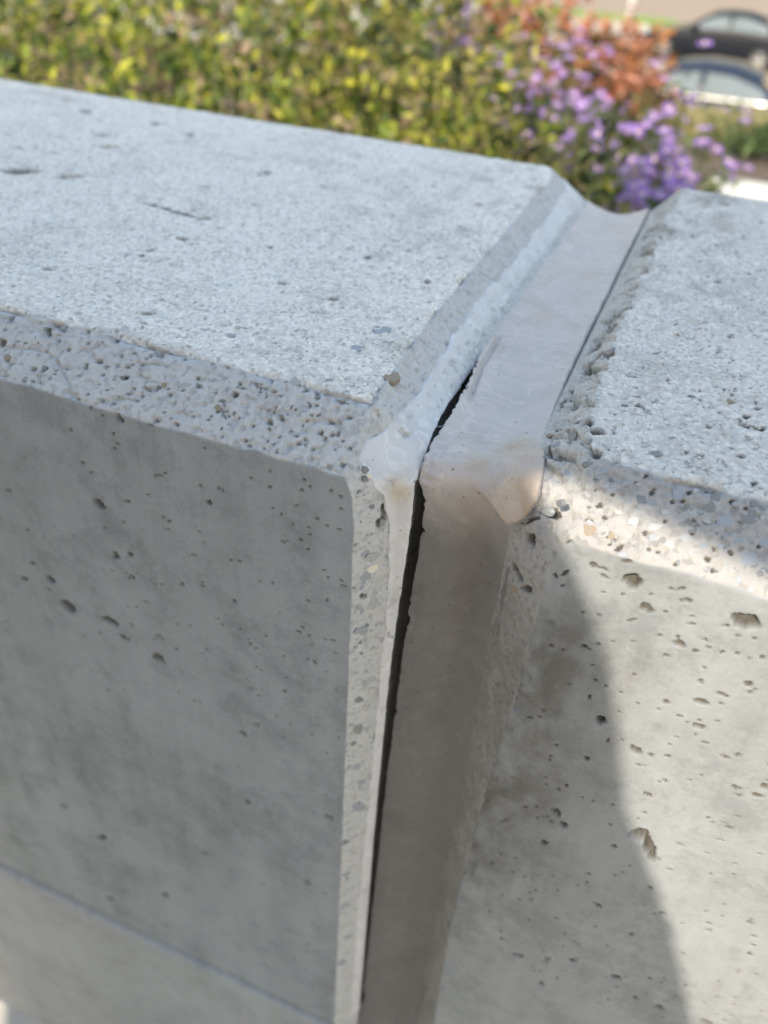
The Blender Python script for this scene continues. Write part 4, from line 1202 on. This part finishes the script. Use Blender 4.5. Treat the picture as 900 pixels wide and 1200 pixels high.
G = 'shrubs in the bed behind the wall'
shrub('leafy_shrub', 'broad leaved green shrub with bright yellow tips behind the left end of the wall', 'shrub', (-0.95, 1.1, 0),
      [(-0.80, 0.86, 0, .30, .43), (-1.12, 1.15, 0, .34, .43), (-0.62, 1.16, 0, .25, .44)], 6600, 0.025, 0.42, M_YG, 21, 30, group=G)
shrub('leafy_shrub', 'yellow green shrub with tan dry leaves behind the middle of the left wall top', 'shrub', (-0.40, 1.0, 0),
      [(-0.42, 0.80, 0, .24, .43), (-0.30, 1.02, 0, .22, .445), (-0.48, 1.28, 0, .26, .44)], 7600, 0.018, 0.42, M_YG, 22, 24, group=G)
shrub('leafy_shrub', 'fine leaved olive shrub just behind the joint, below the violet asters', 'shrub', (-0.14, 0.75, 0),
      [(-0.225, 0.80, 0, .13, .450), (-0.135, 0.78, 0, .085, .438), (-0.085, 0.70, 0, .05, .425), (-0.20, 1.02, 0, .11, .41)], 7600, 0.014, 0.45, M_OLIVE, 23, 18, group=G)
shrub('leafy_shrub', 'sparse twiggy yellow green shrub in the second row at far left', 'shrub', (-1.5, 2.0, 0),
      [(-1.50, 1.70, 0, .42, .40), (-2.15, 2.2, 0, .55, .40), (-1.05, 1.75, 0, .36, .40)], 6000, 0.032, 0.42, M_YG, 24, 26, group=G)
shrub('leafy_shrub', 'pale yellow shrub in the second row, left of the far asters', 'shrub', (-0.65, 1.7, 0),
      [(-0.60, 1.50, 0, .22, .42), (-0.74, 1.85, 0, .28, .43), (-0.44, 1.40, 0, .13, .41)], 6200, 0.026, 0.42, M_OLIVE, 25, 26, group=G)
shrub('leafy_shrub', 'tall green and brown shrub at the back of the bed at upper left', 'shrub', (-2.0, 3.0, 0),
      [(-1.55, 2.6, 0, .5, .40), (-2.5, 3.0, 0, .7, .42), (-3.4, 3.1, 0, .7, .42), (-1.9, 3.4, 0, .6, .42), (-1.25, 2.7, 0, .4, .41), (-1.05, 3.1, 0, .45, .45), (-0.95, 2.5, 0, .2, .40)], 9500, 0.038, 0.42, M_YG, 26, 30, group=G)
shrub('red_shrub', 'red and orange autumn shrub behind the violet asters', 'shrub', (-0.6, 3.0, 0),
      [(-0.80, 3.0, 0, .19, .40), (-0.60, 3.02, 0, .17, .355), (-0.44, 3.05, 0, .14, .295), (-0.335, 3.0, 0, .10, .30), (-0.27, 2.9, 0, .075, .20)], 4300, 0.034, 0.45, M_RED, 27, group=G, tintpow=0.8)
shrub('low_shrub', 'low dark green shrub beyond the path at right', 'shrub', (0.1, 2.85, 0),
      [(0.05, 2.84, 0, .09, .10), (0.17, 2.9, 0, .13, .11), (.36, 2.95, 0, .16, .13)], 2600, 0.020, 0.45, M_DARKG, 28, group=G)

def grass_tuft(label, base, n, h, spread, seed):
    r = np.random.default_rng(seed); root = empty('grass_tuft', base); tag(root, label, 'ornamental grass')
    pos = np.stack([r.normal(size=n)*spread, r.normal(size=n)*spread*0.6, np.zeros(n)], 1)
    d = np.stack([r.normal(size=n)*0.35, r.normal(size=n)*0.35, np.ones(n)], 1)
    ln = h*r.uniform(0.6, 1.1, n)
    V, F, t = leaf_cloud(pos, d, ln, np.full(n, 0.008), r.random(n), r)
    me = mesh_np('blades', V, F, smooth=False); add_tint(me, t)
    link('blades', me, M_GRASSP, root)['kind'] = 'stuff'
grass_tuft('pale straw coloured grass tuft between the dark low shrub and the dark blue car', (-0.08, 3.12, 0), 1500, 0.075, 0.09, 31)
grass_tuft('greener pale grass tuft at the right edge behind the dark low shrub', (0.16, 3.2, 0), 1500, 0.085, 0.12, 32)

def flower_mesh(r, k):
    n = 13
    a = np.linspace(0, 2*PI, n, endpoint=False)+r.uniform(-.08, .08, n)
    V = []; F = []; mi = []; t = []
    for q in a:
        c, s = math.cos(q), math.sin(q); w = 0.13
        o = len(V); dr = r.uniform(-.12, .12)
        V += [(0.15*c, 0.15*s, 0.02), (0.62*c-w*s, 0.62*s+w*c, 0.05+dr*.5), (1.0*c, 1.0*s, -0.02+dr), (0.62*c+w*s, 0.62*s-w*c, 0.03+dr*.5)]
        F.append((o, o+3, o+2, o+1)); mi.append(0); t += [r.random()]*4
    o = len(V)
    for q in range(7): V.append((0.2*math.cos(q*2*PI/7), 0.2*math.sin(q*2*PI/7), 0.04)); t.append(0)
    V.append((0, 0, 0.13)); t.append(0)
    for q in range(7): F.append((o+q, o+(q+1) % 7, o+7)); mi.append(1)
    me = bpy.data.meshes.new('flower'); me.from_pydata(V, [], F)
    me.materials.append(M_PETAL); me.materials.append(M_EYE)
    me.polygons.foreach_set('material_index', mi); add_tint(me, t); me.update()
    return me
FLW = [flower_mesh(np.random.default_rng(200+i), i) for i in range(5)]
def aster(label, base, mounds, nleaf, nflower, seed, fr=0.0125):
    r = np.random.default_rng(seed)
    root = shrub('aster_plant', label, 'aster', base, mounds, nleaf, 0.026, 0.22, M_ASTG, seed, group='violet asters in the bed', up=0.9, stems=6, lift=0.6)
    b = np.array(base)
    P, D = mound_points(r, nflower*4, mounds, 0.6)
    face = -9.0*(D[:, 2] < 0.25)+D[:, 2]*0.5-0.35*D[:, 1]+1.2*np.clip((P[:, 2]/max(q[4] for q in mounds)), 0, 1)+r.normal(size=len(P))*0.15
    for i in np.argsort(-face)[:nflower]:
        o = bpy.data.objects.new('flower', FLW[int(r.integers(5))]); COL.objects.link(o); o.parent = root
        d = D[i]*0.5+np.array([r.normal()*.3, -0.25+r.normal()*.25, 0.9])
        o.rotation_euler = Vector(d).to_track_quat('Z', 'Y').to_euler()
        o.location = P[i]-b+D[i]*0.022+np.array([0, -0.008, 0.012])
        s_ = fr*r.uniform(0.75, 1.2); o.scale = (s_, s_, s_)
    return root
aster('violet aster plant in full flower directly behind the right wall segment', (-0.04, 1.08, 0),
      [(-0.10, 1.14, 0, .055, .425), (-0.045, 1.10, 0, .06, .412), (-0.015, 1.04, 0, .04, .385), (-0.07, 1.0, 0, .045, .378)], 2000, 150, 41, 0.0098)
aster('violet aster plant in the middle, in front of the red shrub', (-0.26, 1.48, 0),
      [(-0.37, 1.53, 0, .08, .385), (-0.285, 1.50, 0, .085, .378), (-0.215, 1.44, 0, .06, .352)], 2300, 150, 42, 0.0105)
aster('small violet aster plant farthest left, beside the red shrub', (-0.68, 2.2, 0),
      [(-0.71, 2.2, 0, .075, .365), (-0.64, 2.15, 0, .06, .335)], 1000, 60, 43, 0.0125)

# ================================================================ CARS AND THE POST ACROSS THE BED
M_GLASS = simple('car_glass', (0.10, 0.13, 0.155), 0.08, var=0.05, scale=2, spec=0.5)  # base colour lifted to stand in for reflected sky
M_TYRE = simple('tyre_rubber', (0.02, 0.02, 0.02), 0.8, var=0.1)
M_RIM = simple('wheel_alloy', (0.55, 0.55, 0.56), 0.3, metal=0.8, var=0.05)
M_CHROME = simple('chrome', (0.8, 0.8, 0.82), 0.12, metal=1.0, var=0.02)
M_LAMP = simple('lamp_lens', (0.7, 0.72, 0.75), 0.1, var=0.05)
M_REDL = simple('rear_lens', (0.45, 0.03, 0.03), 0.2, var=0.05)
M_BLACKP = simple('black_plastic', (0.02, 0.02, 0.022), 0.5)
def paint(name, col): return simple(name, col, 0.35, metal=0.0, var=0.02, scale=3, coat=0.05, spec=0.12)
# side profile stations (x from the nose): belt height, roof height (None where there is no cabin), half width
ST = [(0.0, 0.52, None, 0.62), (0.12, 0.70, None, 0.78), (0.45, 0.80, None, 0.86), (0.9, 0.88, None, 0.89), (1.42, 0.95, 0.97, 0.90), (1.75, 0.96, 1.19, 0.90),
      (2.15, 0.97, 1.40, 0.90), (2.6, 0.97, 1.455, 0.90), (3.1, 0.98, 1.44, 0.90), (3.55, 0.99, 1.33, 0.90), (4.0, 1.0, 1.06, 0.88), (4.35, 0.98, None, 0.84), (4.55, 0.86, None, 0.76), (4.62, 0.55, None, 0.66)]
def car(label, base, rz, pm, body_name):
    root = empty('parked_car', base, rz); tag(root, label, 'car', 'cars parked along the street')
    V = []; F = []
    n = 12
    for (x, bz, rf, w) in ST:
        top = rf if rf else bz+0.015
        wi = w*0.83 if rf and rf > bz+0.15 else w*0.80
        half = [(0.0, 0.20), (w*0.92, 0.20), (w, 0.45), (w*0.995, bz-0.12), (w*0.94, bz), (wi, top-0.03), (0.0, top+0.02)]
        ring = half[1:6]
        pts = [(-y, z) for y, z in half[1:6]]+[(0.0, top+0.02)]+[(y, z) for y, z in reversed(half[1:6])]+[(0.0, 0.20)]
        V += [(x, y, z) for y, z in pts]
    for i in range(len(ST)-1):
        for k in range(n):
            a, b = i*n+k, i*n+(k+1) % n
            F.append((a, b, b+n, a+n))
    F.append(tuple(range(n))[::-1]); F.append(tuple(range((len(ST)-1)*n, len(ST)*n)))
    bm = bmesh.new(); vs = [bm.verts.new(v) for v in V]
    for f in F: bm.faces.new([vs[i] for i in f])
    me = mesh_bm('body', bm, True); link('body', me, pm, root)
    def belt(x): return float(np.interp(x, [s[0] for s in ST], [s[1] for s in ST]))
    def roof(x): return float(np.interp(x, [s[0] for s in ST if s[2]], [s[2] for s in ST if s[2]]))
    def side_pt(x, f, s, off=0.006):
        bz, rf = belt(x), roof(x); w = 0.90
        y0, y1 = w*0.94, w*0.83
        return (x, s*(y0+(y1-y0)*f+off), bz+(rf-0.03-bz)*f+0.004)
    def quad_panel(name, pts, mat, th=0.004):
        bm = bmesh.new(); a = [bm.verts.new(p) for p in pts]; bm.faces.new(a)
        me = mesh_bm(name, bm); return link(name, me, mat, root)
    for s in (-1, 1):
        for xa, xb in ((1.60, 2.58), (2.68, 3.72)):
            bm = bmesh.new(); cols = []
            for x in np.linspace(xa, xb, 9):
                fu = min(0.86, max(0.12, (roof(x)-0.10-belt(x))/max(0.05, roof(x)-0.03-belt(x))))
                cols.append([bm.verts.new(side_pt(x, 0.09+(fu-0.09)*q, s, 0.014)) for q in (0, .5, 1)])
            for p, q in zip(cols[:-1], cols[1:]):
                for k in (0, 1): bm.faces.new((p[k], q[k], q[k+1], p[k+1]))
            link('side_window', mesh_bm('side_window', bm, True), M_GLASS, root)
        bm = bmesh.new(); V2 = []
        for x in np.linspace(1.5, 3.75, 12): V2.append((bm.verts.new(side_pt(x, 0.0, s, 0.012)), bm.verts.new(side_pt(x, 0.075, s, 0.012))))
        for p, q in zip(V2[:-1], V2[1:]): bm.faces.new((p[0], q[0], q[1], p[1]))
        link('trim_strip', mesh_bm('trim_strip', bm), M_CHROME if body_name == 'blue' else M_BLACKP, root)
        bm = bmesh.new(); box_bm(bm, 1.62, 1.80, s*0.86 if s > 0 else -1.06, 1.06 if s > 0 else s*0.86, 0.97, 1.10, 0.03)
        link('mirror', mesh_bm('mirror', bm, True), pm, root)
        for hx in (2.35, 3.35):
            bm = bmesh.new(); box_bm(bm, hx, hx+0.2, s*0.885 if s > 0 else -0.925, 0.925 if s > 0 else s*0.885, 0.84, 0.87, 0.008)
            link('door_handle', mesh_bm('door_handle', bm), pm, root)
        quad_panel('headlight', [(0.10, s*0.60, 0.70), (0.16, s*0.80, 0.70), (0.40, s*0.87, 0.78), (0.30, s*0.66, 0.795)], M_LAMP)
        quad_panel('rear_light', [(4.60, s*0.45, 0.78), (4.575, s*0.76, 0.78), (4.40, s*0.845, 0.90), (4.56, s*0.5, 0.88)], M_REDL)
        for wx in (0.88, 3.65):
            bm = bmesh.new()
            bmesh.ops.create_cone(bm, cap_ends=True, segments=28, radius1=0.33, radius2=0.33, depth=0.22)
            bmesh.ops.bevel(bm, geom=[e for e in bm.edges if abs(e.verts[0].co.z-e.verts[1].co.z) < 1e-4], offset=0.03, segments=2, affect='EDGES')
            ty = link('wheel', mesh_bm('wheel', bm, True), M_TYRE, root, (wx, s*0.82, 0.33)); ty.rotation_euler = (PI/2, 0, 0)
            bm = bmesh.new()
            for k in range(5):
                g = bmesh.ops.create_cube(bm, size=1.0)
                for v in g['verts']:
                    v.co = Vector((v.co.x*0.07, 0.11+v.co.y*0.2, v.co.z*0.03)); v.co.rotate(Matrix.Rotation(k*2*PI/5, 3, 'Z'))
            bmesh.ops.create_cone(bm, cap_ends=True, segments=20, radius1=0.06, radius2=0.05, depth=0.05)
            g = bmesh.ops.create_cone(bm, cap_ends=False, segments=28, radius1=0.23, radius2=0.20, depth=0.04)
            rim = link('rim', mesh_bm('rim', bm), M_RIM, ty, (0, 0, 0.112 if s < 0 else -0.112))
    quad_panel('windscreen', [(1.50, -0.74, 0.995), (1.50, 0.74, 0.995), (2.10, 0.66, 1.398), (2.10, -0.66, 1.398)], M_GLASS)
    quad_panel('rear_window', [(3.60, -0.60, 1.302), (3.60, 0.60, 1.302), (3.97, 0.62, 1.082), (3.97, -0.62, 1.082)], M_GLASS)
    quad_panel('grille', [(0.035, -0.4, 0.5), (0.035, 0.4, 0.5), (0.10, 0.42, 0.66), (0.10, -0.42, 0.66)], M_BLACKP)
    return root
car('dark blue car parked nearest, roof and side windows showing behind the asters', (-3.3, 17.7, ground_z(17.7)+0.006), math.radians(-3), paint('paint_dark_blue', (0.018, 0.025, 0.042)), 'blue')
car('black car parked beyond the dark blue car at the far side of the street', (-3.45, 29.9, ground_z(29.9)+0.006), math.radians(-3), paint('paint_black', (0.010, 0.012, 0.018)), 'black')

pole = empty('sign_post', (-4.15, 32.0, ground_z(32))); tag(pole, 'pale grey metal post rising behind the red shrub, left of the black car', 'post')
M_GALV = simple('galvanised_steel', (0.62, 0.64, 0.65), 0.45, metal=0.3, var=0.08, scale=6)
link('pole', tube_mesh('pole', [(0, 0, 0), (0, 0, 1.5), (0, 0, 3.4)], [0.085, 0.085, 0.085], 14), M_GALV, pole)
link('base_collar', tube_mesh('base_collar', [(0, 0, 0), (0, 0, .06), (0, 0, .14)], [0.16, 0.16, 0.10], 14), M_GALV, pole)
bm = bmesh.new(); box_bm(bm, -0.3, 0.3, -0.115, -0.09, 2.6, 3.3, 0.01)
link('sign_plate', mesh_bm('sign_plate', bm), M_GALV, pole)

# ================================================================ THE PERSON KNEELING BEHIND THE LENS (outside the frame; casts the shadow on the wall)
M_SKIN_ = simple('skin', (0.45, 0.28, 0.20), 0.55, var=0.08, scale=40)
M_JACKET = simple('jacket_cloth', (0.06, 0.075, 0.11), 0.9, var=0.2, scale=60, bump=0.3)
M_TROUSER = simple('trouser_cloth', (0.07, 0.065, 0.06), 0.9, var=0.2, scale=60, bump=0.3)
M_HAIR = simple('hair', (0.06, 0.04, 0.025), 0.6, var=0.4, scale=200)
M_SHOE = simple('shoe_leather', (0.09, 0.05, 0.03), 0.5, var=0.2, scale=50)
PX, PY = -0.245, -0.30
def merged(name, shapes, voxel, mat, parent, sm=4):
    """shapes: list of (points, radii) or rings; joined, remeshed into one continuous skin and smoothed"""
    bm = bmesh.new()
    for sh in shapes:
        if sh[0] == 'tube':
            V, F = tube(sh[1], sh[2], 14)
        elif sh[0] == 'ball':
            g = bmesh.ops.create_uvsphere(bm, u_segments=20, v_segments=14, radius=1.0)
            for v in g['verts']: v.co = Vector((sh[1][0]+v.co.x*sh[2][0], sh[1][1]+v.co.y*sh[2][1], sh[1][2]+v.co.z*sh[2][2]))
            continue
        else:   # rings: (z, cx, cy, rx, ry)
            V = []; n = 22; rg = sh[1]
            for (z, cx, cy, rx, ry) in rg:
                V += [(cx+rx*math.copysign(abs(math.cos(a))**0.85, math.cos(a)), cy+ry*math.copysign(abs(math.sin(a))**0.85, math.sin(a)), z) for a in np.linspace(0, 2*PI, n, endpoint=False)]
            F = [[i*n+k, i*n+(k+1) % n, (i+1)*n+(k+1) % n, (i+1)*n+k] for i in range(len(rg)-1) for k in range(n)]
            F += [list(range(n))[::-1], list(range((len(rg)-1)*n, len(rg)*n))]
        vs = [bm.verts.new(tuple(v)) for v in V]
        for f in F:
            f = list(dict.fromkeys(f))
            try: bm.faces.new([vs[i] for i in f])
            except ValueError: pass
    bmesh.ops.recalc_face_normals(bm, faces=bm.faces)
    me = bpy.data.meshes.new(name); bm.to_mesh(me); bm.free()
    o = bpy.data.objects.new(name, me); COL.objects.link(o)
    md = o.modifiers.new('r', 'REMESH'); md.mode = 'VOXEL'; md.voxel_size = voxel
    s = o.modifiers.new('s', 'SMOOTH'); s.iterations = sm; s.factor = 0.5
    dg = bpy.context.evaluated_depsgraph_get()
    m2 = bpy.data.meshes.new_from_object(o.evaluated_get(dg)); m2.name = name
    o.modifiers.clear(); o.data = m2; m2.materials.clear(); m2.materials.append(mat); m2.shade_smooth()
    o.parent = parent
    return o
per = empty('person', (PX, PY, 0.006))
per.scale = (1, 1, 1.05)
tag(per, 'person in dark blue jacket kneeling before the wall, right hand shading the eyes', 'person')
# everything below is relative to the empty: x sideways, y towards the wall, z up
def hand(w, d, up, side, curl):
    """palm and five fingers from wrist w along d; up = back of hand"""
    w, d, up = np.array(w, float), np.array(d, float)/np.linalg.norm(d), np.array(up, float)/np.linalg.norm(up)
    s = np.cross(d, up)*side
    out = [('tube', [w-d*.03, w+d*.02, w+d*.055, w+d*.085], [.024, .030, .034, .026]),
           ('tube', [w+d*.03+s*.022, w+d*.075+s*.028], [.02, .016]), ('tube', [w+d*.03-s*.022, w+d*.075-s*.028], [.02, .016])]
    for k, (off, ln) in enumerate(((.030, .068), (.010, .078), (-.010, .073), (-.029, .057))):
        p0 = w+d*.08+s*off; p1 = p0+d*ln*.45-up*ln*.12*curl; p2 = p1+d*ln*.32-up*ln*.25*curl; p3 = p2+d*ln*.2-up*ln*.25*curl
        out.append(('tube', [p0, p1, p2, p3], [.0095, .0088, .008, .006]))
    t0 = w+d*.02+s*.03; t1 = t0+s*.03+d*.03; t2 = t1+d*.03+s*.006
    out.append(('tube', [t0, t1, t2], [.013, .011, .008]))
    return out
HZ = 1.31
rw_, lw_ = (0.13, 0.13, 1.30), (-0.12, 0.15, 0.60)
body = [('ball', (0, 0.02, HZ), (.075, .095, .112)), ('ball', (0, 0.045, HZ-.055), (.058, .068, .062)),
        ('tube', [(0, .11, HZ+.015), (0, .127, HZ-.012), (0, .118, HZ-.02)], [.009, .014, .010]),
        ('tube', [(-.028, .105, HZ-.052), (0, .113, HZ-.052), (.028, .105, HZ-.052)], [.006, .009, .006]),
        ('ball', (.03, .098, HZ+.012), (.014, .012, .010)), ('ball', (-.03, .098, HZ+.012), (.014, .012, .010)),
        ('ball', (.076, .01, HZ), (.010, .02, .03)), ('ball', (-.076, .01, HZ), (.010, .02, .03)),
        ('tube', [(0, -.015, 1.06), (0, -.005, 1.15), (0, .01, HZ-.05)], [.075, .056, .054]),
        ('rings', [(.44, .05, 0, .15, .10), (.62, 0, 0, .14, .10), (.78, 0, 0, .12, .085), (.95, 0, 0, .15, .10), (1.04, 0, -.01, .17, .085), (1.09, 0, -.01, .10, .06)]),
        ('tube', [(.15, 0, 1.02), (.30, .04, 1.0), (.47, .06, 1.0)], [.055, .045, .036]), ('tube', [(.47, .06, 1.0), (.34, .10, 1.14), rw_], [.04, .036, .026]),
        ('tube', [(-.16, 0, 1.02), (-.24, 0, .92), (-.29, .02, .80)], [.055, .045, .036]), ('tube', [(-.29, .02, .80), (-.22, .09, .70), lw_], [.04, .036, .026]),
        ('tube', [(.15, 0, .45), (.155, .04, .28), (.155, .05, .09)], [.08, .072, .056]), ('tube', [(.02, 0, .45), (.035, .04, .28), (.04, .05, .09)], [.08, .070, .052]),
        ('tube', [(.155, .05, .07), (.16, -.15, .065), (.16, -.36, .06)], [.055, .058, .04]), ('tube', [(.04, .05, .068), (.03, -.15, .065), (.005, -.36, .06)], [.055, .058, .04])]
body += hand(rw_, (-.75, .12, .12), (.05, .35, 1), 1, 0.5)+hand(lw_, (.35, .3, -.55), (-.3, .5, .8), 1, 0.4)
merged('body', body, .0075, M_SKIN_, per, 3)
merged('jacket', [('rings', [(.50, .02, 0, .205, .14), (.56, .01, 0, .24, .15), (.60, 0, 0, .28, .15), (.64, 0, 0, .271, .15), (.692, 0, 0, .2495, .145), (.717, 0, 0, .236, .14), (.741, 0, 0, .223, .13), (.782, 0, 0, .211, .125), (.803, 0, 0, .199, .125), (.815, 0, 0, .187, .125), (.832, 0, 0, .170, .125), (.855, 0, 0, .165, .125), (.90, 0, 0, .168, .13), (.97, 0, 0, .18, .13), (1.03, 0, -.005, .20, .12), (1.09, 0, -.01, .185, .09), (1.13, 0, -.01, .10, .075), (1.16, 0, -.005, .075, .07)]),
    ('tube', [(.10, 0, .985), (.15, 0, .983), (.19, 0, .972), (.24, .01, .950), (.31, .03, .945), (.48, .06, 1.0)], [.086, .089, .089, .090, .09, .065]),
    ('tube', [(.48, .06, 1.0), (.36, .10, 1.14), (.17, .125, 1.27)], [.066, .06, .042]),
    ('tube', [(-.12, 0, 1.0), (-.19, 0, 1.0), (-.235, 0, .95), (-.30, .02, .80)], [.12, .105, .085, .066]), ('tube', [(-.30, .02, .80), (-.23, .09, .70), (-.145, .135, .62)], [.066, .06, .044])],
    .008, M_JACKET, per, 2)
merged('trousers', [('rings', [(.355, .09, .02, .14, .105), (.41, .055, .01, .18, .115), (.45, .05, .005, .185, .12), (.52, .03, 0, .165, .12), (.58, .02, 0, .155, .115)]),
    ('tube', [(.15, 0, .45), (.155, .04, .28), (.158, .055, .085)], [.09, .084, .072]), ('tube', [(.02, 0, .45), (.035, .04, .28), (.04, .055, .085)], [.09, .080, .066]),
    ('tube', [(.158, .05, .083), (.16, -.15, .078), (.16, -.33, .07)], [.072, .07, .055]), ('tube', [(.04, .05, .078), (.03, -.15, .076), (.01, -.33, .07)], [.066, .066, .055])],
    .011, M_TROUSER, per, 4)
merged('hair', [('ball', (0, -.012, HZ+.035), (.088, .098, .098)), ('ball', (0, -.055, HZ-.02), (.075, .06, .085)), ('tube', [(-.05, .07, HZ+.09), (0, .085, HZ+.098), (.05, .07, HZ+.09)], [.022, .024, .022])], .009, M_HAIR, per, 3)
for s in (-1, 1):
    merged('shoe', [('tube', [(s*.09+.07, -.33, .075), (s*.09+.07, -.40, .07), (s*.09+.07, -.43, .05)], [.05, .048, .038]), ('tube', [(s*.09+.07, -.40, .10), (s*.092+.07, -.43, .055), (s*.095+.07, -.42, .02)], [.04, .042, .02])], .009, M_SHOE, per, 3)
